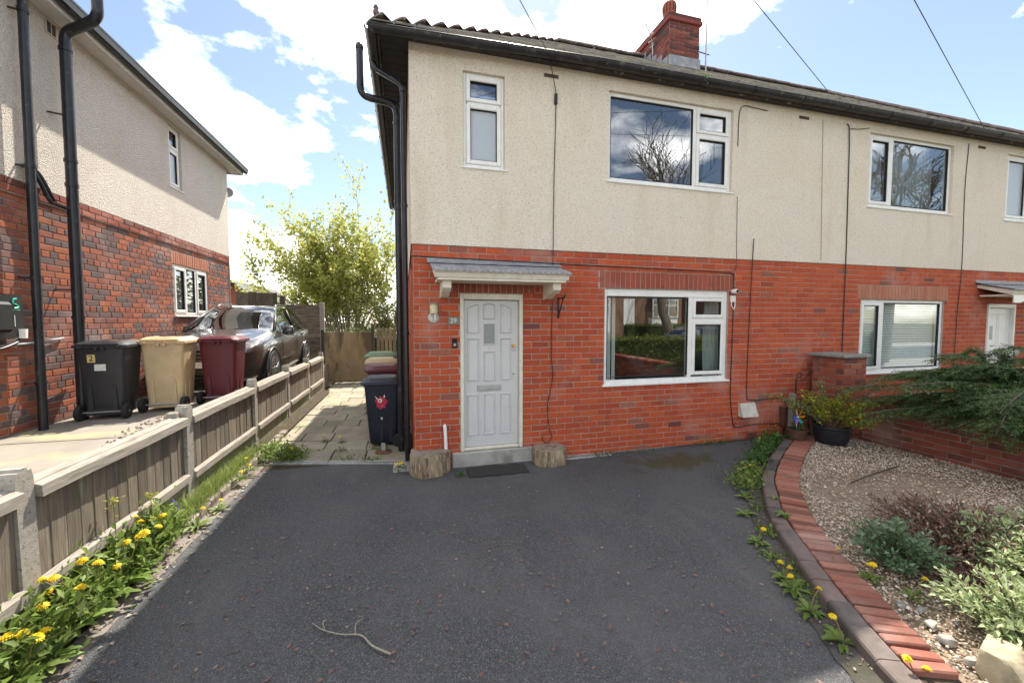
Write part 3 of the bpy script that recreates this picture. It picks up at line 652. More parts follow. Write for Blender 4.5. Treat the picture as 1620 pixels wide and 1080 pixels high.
hb = thing('hanging_basket_bracket', 'black iron hanging basket bracket on the brick wall right of the door', 'bracket', (1.89, -.008, 2.03))
MB().cbox(-.012, -.008, -.14, .012, 0, .14, .002).build('back_strip', IRON, hb)
MB().tube([(0,-.006,.125), (0,-.20,.13), (0,-.23,.145), (0,-.235,.165)], .009, 8).build('arm', IRON, hb)
MB().tube([(0,-.006,-.12), (0,-.17,.12)], .008, 8).build('strut', IRON, hb)
wp = MB(); wp.tube([(.365,.0,.54), (.365,-.035,.535), (.367,-.05,.50), (.385,-.055,.02)], .021, 12); tag(wp.build('waste_pipe', UPVC, None, 'a'), 'white plastic waste pipe on the brickwork beside the door', 'pipe')
sc_ = thing('security_camera', 'small white security camera at the top right of lower window', 'camera', (4.70, -.012, 2.30))
MB().cbox(-.035, -.03, -.16, .055, 0, -.06, .006).build('junction_box', M('off_white_plastic', (.70,.68,.60), None, rough=.5), sc_)
MB().lathe([(0,-.05), (.026,-.05), (.034,-.03), (.034,.03), (.028,.045), (0,.05)], (-.01,-.07,.0), 14, 'y').build('body', UPVC, sc_, 'a')
MB().lathe([(0,-.126), (.02,-.125), (.024,-.118), (.024,-.11)], (-.01,0,.0), 14, 'y').build('lens', M('lens_black', (.01,.01,.012), None, rough=.1), sc_, 'a')
MB().tube([(-.01,-.05,.0), (-.01,-.02,.01), (-.01,0,.02)], .012, 8).build('mount', UPVC, sc_)
MB().tube([(-.02,-.02,-.1), (-.04,-.04,-.2), (.0,-.05,-.27), (.04,-.03,-.2), (.035,-.02,-.12)], .006, 6).build('lead', UPVC, sc_)
mb = thing('meter_box', 'brown plastic cable box low on brick wall near the pots', 'meter box', (5.80, -.008, .335))
MB().prism([(-.10,-.145), (.10,-.145), (.115,.145), (-.115,.145)], -.09, 0, 'y').build('box', M('brown_plastic', (.10,.042,.032), (.13,.055,.04), 12, rough=.5), mb)
MB().cbox(-.12, -.10, .146, .12, 0, .16, .003).build('lid', M('brown_lid', (.13,.06,.048), None, rough=.5), mb)
vc = thing('vent_cowl', 'pale plastic vent cowl on the brick wall beneath the cables', 'vent', (5.03, -.008, .48))
MB().prism([(-.03,.10), (-.11,-.10), (0,-.10), (0,.10)], -.145, .145, 'x').build('cowl', M('stained_white_plastic', (.60,.57,.50), (.47,.43,.36), 9, rough=.5), vc)
def cable(label, pts, r=.006, m=None, name='cable', cat='cable'): return tag(MB().tube(pts, r*(.78 if name == 'cable' else 1), 6).build(name, m or CABLE, None, True), label, cat)
def spl(pts, n=6):
    out = []; P = [Vector(p) for p in pts]; P = [P[0]*2-P[1]] + P + [P[-1]*2-P[-2]]
    for i in range(1, len(P)-2):
        for k in range(n):
            t = k/n; a, b_, c, d = P[i-1:i+3]; out.append(tuple(.5*((2*b_)+(c-a)*t+(2*a-5*b_+4*c-d)*t*t+(3*b_-a-3*c+d)*t**3)))
    return out + [tuple(P[-2])]
Yc = -.03
cable('black cable drooping down the wall from the eaves splice to the log slice', spl([(1.70,-.16,5.12), (1.80,-.06,4.9), (1.83,Yc,4.79), (1.83,Yc,4.5), (1.81,Yc,3.6), (1.80,Yc-.01,2.7)]) + spl([(1.80,-.02,2.12), (1.79,-.02,1.41), (1.81,-.022,1.1), (1.74,-.022,.73), (1.76,-.03,.42), (1.80,-.035,.29), (1.72,-.04,.22), (1.66,-.03,.27), (1.69,-.02,.33)]), .0065)
tag(MB().cbox(1.81, -.05, 4.66, 1.85, -.018, 4.80, .008).build('cable_splice', CABLE), 'black cable splice box on the pebbledash beside small upper window', 'junction')
cable('long black cable clipped along the top of the red brickwork', spl([(-.02,.15,2.50), (-.02,-.0,2.63), (.05,-.016,2.645), (.6,-.018,2.635), (2.2,-.018,2.615), (3.6,-.018,2.60), (4.6,-.018,2.585), (4.70,-.018,2.55), (4.73,-.018,2.49), (4.73,-.018,1.6), (4.72,-.018,.8), (4.78,-.018,.30), (4.86,-.018,.215), (5.2,-.018,.235), (5.70,-.018,.215), (5.73,-.018,.21)]), .0085)
cable('black cable looping from pebbledash down to the brown meter box', spl([(5.06,-.035,3.11), (5.05,-.03,2.7), (5.03,-.02,1.54), (5.03,-.02,.72), (5.10,-.02,.63), (5.40,-.02,.62), (5.68,-.02,.63), (5.77,-.025,.58), (5.79,-.03,.505)]), .0085)
cable('short cable tail from the bottom of the meter box into the ground', spl([(5.78,-.04,.19), (5.77,-.03,.08), (5.80,-.04,-.02)]), .013)
cable('brown cable looping under the eaves right of the large upper window', spl([(5.25,-.03,5.03), (5.0,-.035,5.04), (4.80,-.03,5.09-.05), (4.73,-.028,4.9), (4.72,-.028,4.45)]), .007)
cable('thin cable running down the pebbledash below the large upper window', spl([(4.74,-.026,3.72), (4.75,-.024,3.2), (4.76,-.022,2.80), (4.75,-.02,2.62)]), .0045)
cable('double cable running down the party line between the two houses', spl([(6.85,-.03,5.04), (6.90,-.035,4.9), (6.93,-.03,4.0), (6.95,-.028,2.8), (6.96,-.022,2.0), (6.96,-.022,1.2), (6.97,-.02,.3)]), .010)
cable('brown cable curving under the eaves at the party line', spl([(7.35,-.03,5.03), (7.1,-.035,4.98), (6.92,-.032,4.97)]), .006)
cable('thin cable down the neighbour wall between window and white door', spl([(9.78,-.028,5.05), (9.74,-.028,4.2), (9.78,-.026,2.9), (9.74,-.02,2.0), (9.72,-.02,.9)]), .007)
cable('thin grey cable down the pebbledash left of the party line', spl([(6.35,-.024,5.04), (6.38,-.024,4.0), (6.42,-.024,2.85)]), .004, M('grey_cable', (.20,.18,.15)))
for lb, p, q in (('overhead phone wire reaching the eaves left of the middle', (1.72,-.19,5.10), (-10.6,-13.7,7.3)), ('overhead wire sloping up from the roof beyond the chimney', (6.2,-.2,5.36), (-17,-9.8,6.5)), ('overhead wire sloping up at the far right of the roof', (9.86,-.2,5.2), (-11.6,-7.5,6.6))):
    P = [tuple(Vector(p).lerp(Vector(q), i/14) - Vector((0,0,.04*sin(pi*i/14)))) for i in range(15)]
    cable(lb, P, .0045, name='overhead_wire', cat='wire')
# aerials on the chimney
ae = thing('television_aerial', 'bent television aerial leaning off the left of the chimney', 'aerial', (5.27, 3.0, 7.75))
MB().tube([(0,0,-.15), (-.05,-.05,.2)], .014, 6).build('mast', STEEL, ae); MB().tube([(.12,0,-.02), (-.35,-.2,.50), (-.5,-.26,.62)], .010, 6).build('boom', STEEL, ae)
for k in range(5):
    q = Vector((-.03,-.05,.13))+Vector((-.06,-.03,.075))*k; MB().tube([q+Vector((.04,-.07,.02)), q-Vector((.04,-.07,.02))], .005, 5).build('element', STEEL, ae)
MB().tube([(-.02,-.02,.10), (.08,-.12,.16), (.10,-.15,.26), (.0,-.05,.22), (-.02,-.02,.10)], .006, 5).build('reflector', STEEL, ae)
a2 = thing('aerial_mast', 'thin aerial mast bracketed to the right side of the chimney', 'aerial', (6.32, 2.6, 7.35))
MB().tube([(0,0,-.15), (.0,0,2.4)], .016, 8).build('mast', STEEL, a2)
for z in (-.1, .30): MB().tube([(-.225,0,z+.03), (.08,0,z)], .012, 6).build('wall_bracket', IRON, a2)
# ------------------------------------------------------------------ house on the left
LH = thing('neighbour_house', 'grey pebbledash house with mottled brick lower wall and tall black pipes', 'house')
LX = -4.30; LZ = .60; LB = 3.43; LT = 5.60; LY0 = -1.4; LY1 = 6.44
# wall plane: u runs along +Y from LY0, outward +X
lo = (LX, LY0, 0); U = lambda y: y-LY0
llow = [(U(3.92), U(5.29), 1.95, 2.93)]; lupp = [(U(3.90), U(4.33), 4.36, 5.50)]; lsold = [(U(3.86), U(5.36), 2.93, 3.17)]
b = MB(); panel(b, lo, pi/2, 0, U(LY1), LZ-.65, LB, llow, .1); panel(b, (LX-8, LY0, 0), 0, 0, 8, 0, LB, (), 0)
lw = b.build('brick_wall', MORL, LH, fix=False)
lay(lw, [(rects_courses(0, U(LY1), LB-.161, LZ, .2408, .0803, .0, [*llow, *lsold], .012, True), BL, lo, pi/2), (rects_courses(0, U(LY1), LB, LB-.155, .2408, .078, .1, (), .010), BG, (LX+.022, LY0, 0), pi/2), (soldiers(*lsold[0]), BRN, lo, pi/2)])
b = MB(); b.box(LX-.02, LY0, LB-.165, LX+.021, LY1, LB+.002); b.build('string_course', MORL, LH)
b = MB(); panel(b, lo, pi/2, 0, U(LY1), LB+.004, LT, lupp, .12, -.03); panel(b, (LX-8, LY0, 0), 0, 0, 8.03, LB, LT, (), 0); panel(b, (LX+.03, LY1, 0), pi, 0, 8, LZ, LT, (), 0)
b.add([(LX-.02,LY0,LB+.004), (LX+.03,LY0,LB+.004), (LX+.03,LY1,LB+.004), (LX-.02,LY1,LB+.004)], [(0,1,2,3)])
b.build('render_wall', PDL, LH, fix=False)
b = MB(); b.box(LX-8, LY0+.1, LZ, LX-1.2, LY1-.1, LT-.1); b.box(LX-1.2, LY0+.1, LZ, LX-.15, LY0+.2, LT); b.box(LX-1.2, LY0+.2, 3.1, LX-.15, LY1-.1, 3.2); b.box(LX-1.2, LY0+.2, LT-.1, LX-.15, LY1-.1, LT-.05); b.build('interior', DARK, LH)
WL = lambda *a, **k: window(LH, (LX-.02, LY0, 0), pi/2, *a, **k)
WL(U(3.92),U(5.29),1.97,2.93, [(U(3.97),U(4.38),2.02,2.88,True,None), (U(4.43),U(4.76),2.03,2.88,False,None), (U(4.82),U(5.24),2.02,2.88,True,None)], [(U(4.38),2.02,U(4.43),2.88), (U(4.76),2.02,U(4.82),2.88)])
WL(U(3.90),U(4.33),4.38,5.50, [(U(3.94),U(4.29),5.10,5.46,True,None), (U(3.94),U(4.29),4.42,5.06,True,FROST)], [(U(3.94),5.06,U(4.29),5.10)], t=.04)
n = 40; tag(MB().grid([[(LX-.28+.025*sin(i*1.1), 3.95+1.3*i/n, z) for i in range(n+1)] for z in (1.9, 2.95)]).build('curtain', CURT, smooth=True, fix=False), 'pale curtain behind the three light window of the left house', 'curtain')
ex = .31; lz = 5.62
A = [(LX+ex,LY0-ex,lz), (LX+ex,LY1+ex,lz), (LX-8,LY1+ex,lz), (LX-8,LY0-ex,lz), (LX-3.9,2.4,lz+3.0), (LX-3.9,2.7,lz+3.0)]
b = MB(); b.add(A, [(0,1,5,4), (1,2,5), (2,3,4,5), (3,0,4)]); lr = b.build('roof', TILE, LH, fix=False)
WS = M('white_soffit', (.62,.62,.60), (.56,.56,.53), 5, rough=.4)
b = MB(); b.box(LX+.02, LY0-ex+.03, lz-.05, LX+ex-.05, LY1+ex-.03, lz-.03); b.build('soffit', WS, LH)
b = MB(); b.cbox(LX+ex-.05, LY0-ex, lz-.09, LX+ex-.02, LY1+ex, lz+.06, .004); b.box(LX-2, LY1+ex-.03, lz-.09, LX+ex-.051, LY1+ex, lz+.05); b.build('fascia', WS, LH)
lg = MB(); yy = (LY0-ex, LY1+ex+.02)
pr = [(-.018,.075), (-.018,-.03), (.0,-.048), (.05,-.055), (.075,-.03), (.088,.03), (.095,.045), (.095,.07), (.088,.07), (.082,.04), (.065,-.02), (.045,-.045), (0,-.038)]
lg.prism([(LX+ex+p[0], lz+.01+p[1]) for p in pr], yy[0], yy[1], 'y'); lg.build('gutter', M('black_square_gutter', (.012,.012,.014), (.02,.02,.023), 7, rough=.3), LH)
b = MB(); px_ = LX+.14
b.tube([(px_,.76,LZ-.02), (px_,.79,3.0), (px_,.82,5.42), (px_+.02,.82,5.53), (px_+.18,.85,5.58)], .042, 14)
for z in (1.15, 2.35, 3.6, 5.3): pipe_bracket(b, px_, .76+.06*(z-LZ)/4.8, z, .042)
dp = b.build('downpipe', BLK, LH, 'a')
for z in (1.15, 2.35, 3.6, 5.3): MB().tube([(px_,.77+.012*(z-1),z), (LX-.01,.73+.012*(z-1),z)], .012, 6).build('pipe_bracket', IRON, dp)
b = MB(); py = 1.28; x2 = LX+.19
b.tube([(x2,py,LZ-.02), (x2,py+.04,5.25)] + arc((x2,py+.04,5.29), (x2,py+.05,5.44), (x2+.12,py+.02,5.46)) + [(x2+.30,py-.06,5.50)] + arc((x2+.33,py-.08,5.505), (x2+.45,py-.14,5.52), (x2+.45,py-.14,5.64)) + [(x2+.45,py-.14,7.2)], .057, 16)
for z in (1.9, 3.55, 3.85, 5.2): pipe_bracket(b, x2, py+.008*(z-.6), z, .057, 16)
spv = b.build('soil_pipe', BLK, LH, 'a')
for z in (2.25, 4.4): MB().tube([(x2,py+.02,z), (LX-.01,py-.06,z)], .011, 6).build('pipe_bracket', IRON, spv)
for dz in (0, .07): MB().tube(spl([(LX,.84+dz,3.62+dz*.3), (LX+.10,.88+dz,3.58), (LX+.13,1.04+dz,3.30), (LX+.14,1.10+dz,3.27), (x2,1.30,3.24)]), .021, 10).build('waste_pipe', BLK, LH, True)
b = MB(); b.cbox(LX+.02, 1.27, 5.36, LX+.045, 1.43, 5.52, .006); vo = b.build('wall_vent', M('cream_vent', (.5,.44,.33)), LH)
for k in range(2): MB().box(LX+.044, 1.285+k*.07, 5.375, LX+.0465, 1.34+k*.07, 5.505).build('vent_slot', DARK, vo)
MB().lathe([(0,0), (.08,.012), (.12,.04), (.123,.045)], (LX-.02, LY1+.12, 5.05), 18, 'y').build('satellite_dish', LEAD, LH, 'a')
ev = thing('car_charger', 'black car charging unit with a green emblem on brick wall', 'charger', (LX+.01, .40, 1.64))
EVM = M('charger_black', (.014,.016,.017), (.02,.022,.022), 8, rough=.35)
MB().prism([(-.26,.5), (.20,.5), (.22,.10), (.14,.04), (-.26,.04)], 0, .12, 'x').build('housing', EVM, ev)
GRN = M('green_emblem', (.05,.50,.33), None, rough=.4)
MB().tube(spl([(.125,.13,.46), (.125,.095,.45), (.125,.09,.41), (.125,.13,.395), (.125,.15,.37), (.125,.10,.355)]), .008, 6).build('emblem', GRN, ev)
MB().box(.120, .07, .335, .123, .17, .342).build('emblem_line', GRN, ev); MB().box(.120, .10, .16, .123, .106, .28).build('status_light', UPVC, ev)
MB().cbox(.0, -.24, .10, .19, .02, .42, .03).build('holster', EVM, ev); MB().lathe([(0,0), (.05,0), (.055,.10), (0,.10)], (.10,.19,.03), 12).build('plug', UPVC, ev, 'a')
MB().tube(spl([(.1,.19,.04), (.12,.10,-.02), (.12,-.15,-.08), (.1,-.4,-.02)]), .014, 8).build('charging_cable', EVM, ev, True)
tag(MB().tube(spl([(LX+.02,.40,1.59), (LX+.03,.75,1.60), (LX+.04,1.05,1.62), (LX+.03,1.28,1.64)]), .014, 8).build('conduit', STEEL), 'thin grey conduit along the mottled brick wall beneath the charger', 'conduit')
# ------------------------------------------------------------------ wheelie bins
def plastic(nm, c, r_=.45): return M(nm, c, tuple(x*.85 for x in c), 6, rough=r_, bp=.15, bs=200, c3=tuple(min(1, x*1.12+.006) for x in c), s3=5, t3=(.55,.9))
PB = plastic('black_bin_plastic', (.026,.028,.033)); PM = plastic('maroon_bin_plastic', (.115,.018,.027)); PC = plastic('cream_bin_plastic', (.55,.42,.25)); PG = plastic('green_bin_plastic', (.16,.27,.15)); PDB = plastic('blue_black_bin_plastic', (.014,.018,.03))
def wheelie(label, loc, rz, m, lidm=None, sc_=1.0):
    t = thing('wheelie_bin', label, 'bin', loc, rz, 'wheelie bins'); t.scale = (sc_,)*3
    b = MB(); lv = [(.05,.185,-.16,.22), (.07,.195,-.17,.225), (.30,.208,-.188,.232), (.80,.235,-.225,.25), (.92,.243,-.235,.255), (.925,.262,-.255,.262), (.965,.265,-.258,.265)]
    def loop(z, hw, y0, y1, r_=.045): 
        P = []
        for sx, yy, a0 in ((1, y1, 0), (-1, y1, pi/2), (-1, y0, pi), (1, y0, 3*pi/2)):
            cx_ = sx*(hw-r_); cy_ = yy-r_ if yy == y1 else yy+r_
            for k in range(4): q = a0+pi/2*k/3; P.append((cx_+r_*cos(q), cy_+r_*sin(q), z))
        return P + [P[0]]
    G_ = [loop(*l) for l in lv]; b.grid(G_); b.F.append(tuple(range(16))[::-1])
    body = b.build('body', m, t, 'a')
    rb_ = MB()
    for sx in (-1, 1):
        MB().prism([(sx*.09,.10), (sx*.15,.10), (sx*.14,.42), (sx*.11,.46)], .205, .250, 'y').build('rib', m, t)
    MB().prism([(-.185,.055), (.185,.055), (.17,.14), (-.17,.14)], .2, .236, 'y').build('skirt', m, t)
    rb_ = MB()
    for sx in (-1, 1):
        for yy in (-.03, .10):
            x = sx*.192; rb_ = MB(); rb_.add([(x,yy,.08), (x,yy+.05,.08), (sx*.216,yy+.045,.46), (sx*.216,yy+.02,.46), (sx*.214,yy,.08), (sx*.214,yy+.05,.08)], [(4,5,2,3), (0,4,3), (1,2,5)]); rb_.build('rib', m, t, fix=False)
    b = MB(); n = 8; P = []
    for j in range(n+1):
        y = -.275+.545*j/n; row = []
        for i in range(n+1):
            x = -.272+.544*i/n; e = (1-(2*abs(i/n-.5))**6)*(1-(2*abs(j/n-.5))**6); z = .972+.055*min(1, e*1.3)
            if 2 <= i <= 6 and 1 <= j <= 4: z -= .022
            row.append((x, y, z))
        P.append(row)
    b.grid(P); rim = [P[0][i] for i in range(n+1)]+[P[j][n] for j in range(1, n+1)]+[P[n][i] for i in range(n-1, -1, -1)]+[P[j][0] for j in range(n-1, -1, -1)]
    b.grid([rim, [(p[0]*1.01, p[1]*1.01, p[2]-.032) for p in rim]]); ld_ = b.build('lid', lidm or m, t, 'a', fix=False)
    b = MB()
    for sx in (-1, 1): b.cbox(sx*.19-.02, .26, .93, sx*.19+.02, .325, 1.0, .012)
    for sx in (-.035, .035): b.cbox(sx-.02, .265, .90, sx+.02, .30, .985, .01)
    b.tube([(-.21,.315,.985), (.21,.315,.985)], .014, 8); b.build('handle', m, t)
    b = MB().tube([(-.27,.245,.10), (.27,.245,.10)], .011, 8); b.build('axle', STEEL, t)
    for sx in (-1, 1):
        wv = MB().lathe([(.055,-.026), (.092,-.026), (.1,-.016), (.1,.016), (.092,.026), (.055,.026)], (sx*.235,.245,.1), 20, 'x').build('wheel', RUB, t, 'a')
        MB().lathe([(0,-.02), (.03,-.022), (.056,-.012), (.056,.012), (.03,.022), (0,.02)], (sx*.235,.245,.1), 16, 'x').build('hub', M('hub_grey', (.05,.05,.052), None, rough=.6) if sx < 0 and False else RUB, wv, 'a')
    return t
tb = wheelie('black bin with yellow number 2 and white sticker on raised drive', (-3.86,1.42,.60), pi+.10, PB, sc_=.98)
pl = MB().box(.055, -.0012, -.05, .135, .0012, .05).build('number_sticker', M('yellow_sticker', (.60,.48,.20)), tb)
pl.location = (.0, .2535, .80); pl.rotation_euler = (-.05, 0, 0)
dg_ = digits('2', (.095, .2575, .80), .10, IRON, tb, pi)
MB().box(-.045, .2465, .64, .07, .2475, .725).build('paper_sticker', M('paper_white', (.72,.70,.68), (.6,.58,.56), 30), tb)
wheelie('cream bin between the black and maroon bins on raised drive', (-3.37,1.78,.60), pi+.06, PC, sc_=1.01)
wheelie('maroon bin on raised drive in front of the parked car', (-2.86,2.20,.60), pi+.02, PM, sc_=1.0)
tb = wheelie('black bin with red monster sticker beside the side wall', (-.45,1.26,0), -pi/2, PDB, sc_=1.0)
wheelie('maroon bin behind the stickered black bin', (-.50,2.35,0), -pi/2+.1, PM, sc_=1.06)
wheelie('cream lidded bin third along the side wall', (-.56,3.25,0), -pi/2+.05, PC, PC, 1.10)
wheelie('green lidded bin farthest along the side wall', (-.62,4.15,0), -pi/2, PG, PG, 1.15)
# sticker on the near side face (local +x side faces the camera after the turn... side at local x=+.23)
RED = M('red_sticker', (.52,.03,.07), (.45,.025,.06), 20, rough=.5); PAL = M('pale_sticker', (.75,.72,.62))
def side_sticker(pts, m, name, off):
    b = MB(); b.add([(.2165+ .055*(p[1]-.5)+off, p[0], p[1]) for p in pts], [tuple(range(len(pts)))]); return b.build(name, m, tb, fix=False)
blob = [(.078*cos(a)*(1+.2*sin(5*a+.6))+.0, .67+.092*sin(a)*(1+.14*cos(7*a))) for a in [2*pi*k/40 for k in range(40)]]
side_sticker(blob, RED, 'monster_sticker', .004)
for y, z, d in ((.03,.745,.01), (-.065,.725,-.03)): side_sticker([(y,z), (y+.024,z), (y+d+.004,z+.05)], PAL, 'sticker_horn', .0045)
side_sticker([(-.018+.03*cos(a), .70+.03*sin(a)) for a in [2*pi*k/16 for k in range(16)]], PAL, 'sticker_eye', .0050)
side_sticker([(-.022+.013*cos(a), .698+.013*sin(a)) for a in [2*pi*k/12 for k in range(12)]], IRON, 'sticker_pupil', .0054)
side_sticker([(.0,.615), (.02,.612), (.015,.622)], PAL, 'sticker_tooth', .0050)
side_sticker([(-.012,.40), (.014,.40), (.012,.42), (.016,.44), (.004,.455), (-.012,.45), (-.006,.425)], M('yellowed_tag', (.62,.60,.36)), 'bin_tag', .004)
# ------------------------------------------------------------------ cars
def lerp_tab(tab, x):
    for (a, p), (b_, q) in zip(tab, tab[1:]):
        if x <= b_: t = (x-a)/(b_-a) if b_ > a else 0; t = t*t*(3-2*t)*.5+t*.5; return p+(q-p)*t
    return tab[-1][1]
CHR = M('chrome_trim', (.6,.6,.6), None, rough=.15, metal=1); HLG = M('headlamp', (.20,.21,.22), (.35,.36,.37), 30, rough=.08, coat=1)
INT = M('car_interior', (.03,.03,.032), None, rough=.8); RIM = M('alloy', (.42,.43,.45), None, rough=.25, metal=.9)
def car(label, loc, rz, paint, sx=1.0):
    t = thing('parked_car', label, 'car', loc, rz); t.scale = (sx, 1, 1)
    Ln = 4.40; ys = [0,.03,.10,.22,.4,.62,.85,1.05,1.22,1.40,1.6,1.82,2.02,2.3,2.65,3.0,3.35,3.65,3.9,4.1,4.25,4.36,4.40]
    hw = [(0,.66), (.1,.78), (.3,.86), (.8,.905), (2.2,.915), (3.6,.90), (4.1,.86), (4.3,.80), (4.4,.70)]
    belt = [(0,.66), (.1,.78), (.3,.86), (1.1,.965), (2.0,.985), (3.2,1.03), (3.9,1.08), (4.2,1.05), (4.4,.85)]
    top = [(0,.68), (.1,.80), (.25,.90), (.6,.985), (1.12,1.075), (1.2,1.10), (2.0,1.545), (2.4,1.60), (3.0,1.60), (3.5,1.555), (3.9,1.42), (4.25,1.12), (4.4,.88)]
    tw = [(0,.60), (.2,.72), (1.1,.80), (1.25,.80), (2.0,.60), (3.0,.585), (3.8,.57), (4.2,.66), (4.4,.62)]
    sec = []
    for y in ys:
        h, bz, tz, wt = (lerp_tab(T_, y) for T_ in (hw, belt, top, tw)); s = []
        cab = 1.12 <= y <= 4.2
        e = tz-.055 if cab else tz-.035
        e = max(e, bz+.012)
        s = [(h*.90,.24), (h*.975,.34), (h*.985,.52), (h,.72), (h*.985,bz-.05), (h*.955,bz), (wt+.01,e), (wt*.90,e+.62*(tz-e)), (wt*.5,tz-.004), (0,tz)]
        sec.append([(p[0], y-1.0*0, p[1]) for p in s])
    nj = 10; parts = {'body': MB(), 'windscreen': MB(), 'side_window': MB(), 'rear_window': MB()}
    for i in range(len(ys)-1):
        for j in range(nj-1):
            q = [sec[i][j], sec[i+1][j], sec[i+1][j+1], sec[i][j+1]]; ym = (ys[i]+ys[i+1])/2; k = 'body'
            if j == 5 and 1.60 < ym < 3.9: k = 'side_window'
            if j >= 6 and 1.2 < ym < 2.02: k = 'windscreen'
            if j >= 6 and 3.65 < ym < 4.2: k = 'rear_window'
            for sg in (1, -1):
                parts[k].add([(p[0]*sg, p[1], p[2]) for p in (q if sg > 0 else q[::-1])], [(0,1,2,3)])
    for k, b in parts.items():
        import bmesh
        m = paint if k == 'body' else CARGL
        o = b.build(k, m, t, fix=False); bm = bmesh.new(); bm.from_mesh(o.data); bmesh.ops.remove_doubles(bm, verts=bm.verts, dist=.0008); bm.to_mesh(o.data); bm.free(); o.data.shade_smooth(); o.data.set_sharp_from_angle(angle=radians(42))
    b = MB().box(-.72, 1.3, .3, .72, 4.0, .92); b.cbox(-.6, 2.0, .9, -.1, 2.2, 1.40, .05); b.cbox(.1, 2.0, .9, .6, 2.2, 1.40, .05); b.cbox(-.7, 1.35, .9, .7, 1.6, 1.02, .03); b.build('interior', INT, t)
    MB().prism([(.62,1.30), (.62,1.58), (.66,1.5)], 0, .01, 'y')
    for sg in (1, -1):
        # pillars
        MB().tube([(sg*.825,1.22,1.075), (sg*.735,1.6,1.31), (sg*.62,2.02,1.52)], .026, 6).build('pillar', paint, t, True)
        MB().tube([(sg*.665,2.62,1.50), (sg*.86,2.62,1.02)], .026, 6).build('pillar', IRON, t, True)
        MB().tube(spl([(sg*.585,2.10,1.56), (sg*.575,2.25,1.60), (sg*.56,3.0,1.612), (sg*.555,3.5,1.56)]), .016, 6).build('roof_rail', CHR, t, True)
        MB().tube(spl([(sg*.90,1.40,.985), (sg*.905,2.3,1.012), (sg*.89,3.4,1.065)]), .008, 5).build('window_trim', CHR, t, True)
        m_ = MB(); m_.lathe([(0,-.11), (.06,-.10), (.085,-.04), (.085,.05), (.06,.075), (0,.08)], (0,0,0), 14, 'x'); mo = m_.build('wing_mirror', paint, t, True); mo.location = (sg*1.0, 1.62, 1.06); mo.scale = (1.25, .75, 1.15)
        MB().tube([(sg*.87,1.60,1.0), (sg*.95,1.62,1.02)], .022, 6).build('mirror_arm', IRON, t)
        MB().grid([[(sg*(.46+.10*j+.012*0), .085+.055*j*j*.45+.006*(i), .70+.032*i+.012*j) for j in range(5)] for i in range(5)]).build('headlamp', HLG, t, True, fix=False)
        for y in (2.20, 3.0): MB().cbox(sg*.90-.012, y, .93, sg*.90+.02, y+.17, .955, .008).build('door_handle', paint, t)
        for y in (1.46, 2.58, 3.42): MB().tube([(sg*.918, y, .40), (sg*.925, y, .72), (sg*.905, y+.02, .97)], .004, 4).build('door_gap', IRON, t)
        for y in (.86, 3.50):
            MB().lathe([(0,0), (.40,0), (.40,.012), (0,.012)], (sg*.905 if sg > 0 else -.917, y, .36), 28, 'x').build('wheel_arch', IRON, t)  # black disc paints the shaded hollow; the body has no opening here
            MB().tube([(sg*.917, y+.40*cos(a), .36+.40*sin(a)) for a in [pi*(-.08+1.16*k/16) for k in range(17)]], .017, 6).build('arch_lip', paint, t, True)
            wl = MB().lathe([(.235,.0), (.33,.0), (.348,.03), (.348,.19), (.33,.215), (.235,.215)], (sg*.928-(.215 if sg > 0 else 0), y, .348), 30, 'x').build('wheel', RUB, t, 'a')
            r_ = MB(); xo = sg*.925; r_.lathe([(.215,-.01), (.24,-.01), (.24,.01), (.215,.01)], (xo,y,.348), 28, 'x'); r_.lathe([(0,-.008), (.05,-.008), (.05,.012), (0,.012)], (xo,y,.348), 14, 'x')
            for k in range(5):
                for dk in (-.13, .13):
                    a = 2*pi*k/5+.3; r_.tube([(xo, y+.04*cos(a), .348+.04*sin(a)), (xo, y+.225*cos(a+dk), .348+.225*sin(a+dk))], .016, 6)
            r_.build('rim', RIM, wl)
            MB().lathe([(0,0), (.235,0), (.235,.01), (0,.01)], (xo-sg*.05, y, .348), 20, 'x').build('brake_disc', IRON, wl)
    b = MB(); b.prism([(-.36,.36), (.36,.36), (.46,.62), (.40,.78), (-.40,.78), (-.46,.62)], -.02, .07, 'y'); b.build('grille', IRON, t)
    b = MB()
    for k in range(6): b.cbox(-.40+.01*k, -.032, .42+.058*k, .40-.01*k, -.018, .432+.058*k, .002)
    b.build('grille_bar', CHR, t)
    MB().cbox(-.26, -.045, .48, .26, -.034, .58, .003).build('number_plate', UPVC, t)
    MB().cbox(-.70, .0, .27, .70, .2, .36, .03).build('front_bumper', IRON, t)
    for sg in (-1, 1): MB().tube([(sg*.08,1.18,1.10), (sg*.62,1.24,1.085)], .010, 5).build('wiper', IRON, t)
    return t
def paint(nm, c): 
    m = M(nm, c, tuple(x*.9 for x in c), 3, rough=.28, metal=.55, coat=1.0); return m
car('dark grey family car parked nose out beside the left house', (-3.36, 2.62, .60), .0, paint('dark_grey_metallic', (.085,.08,.077)), .92)
car('dark blue car parked in the road, mirrored in the lower window', (15.2, -9.9, -.04), pi/2, paint('blue_metallic', (.02,.04,.09)))
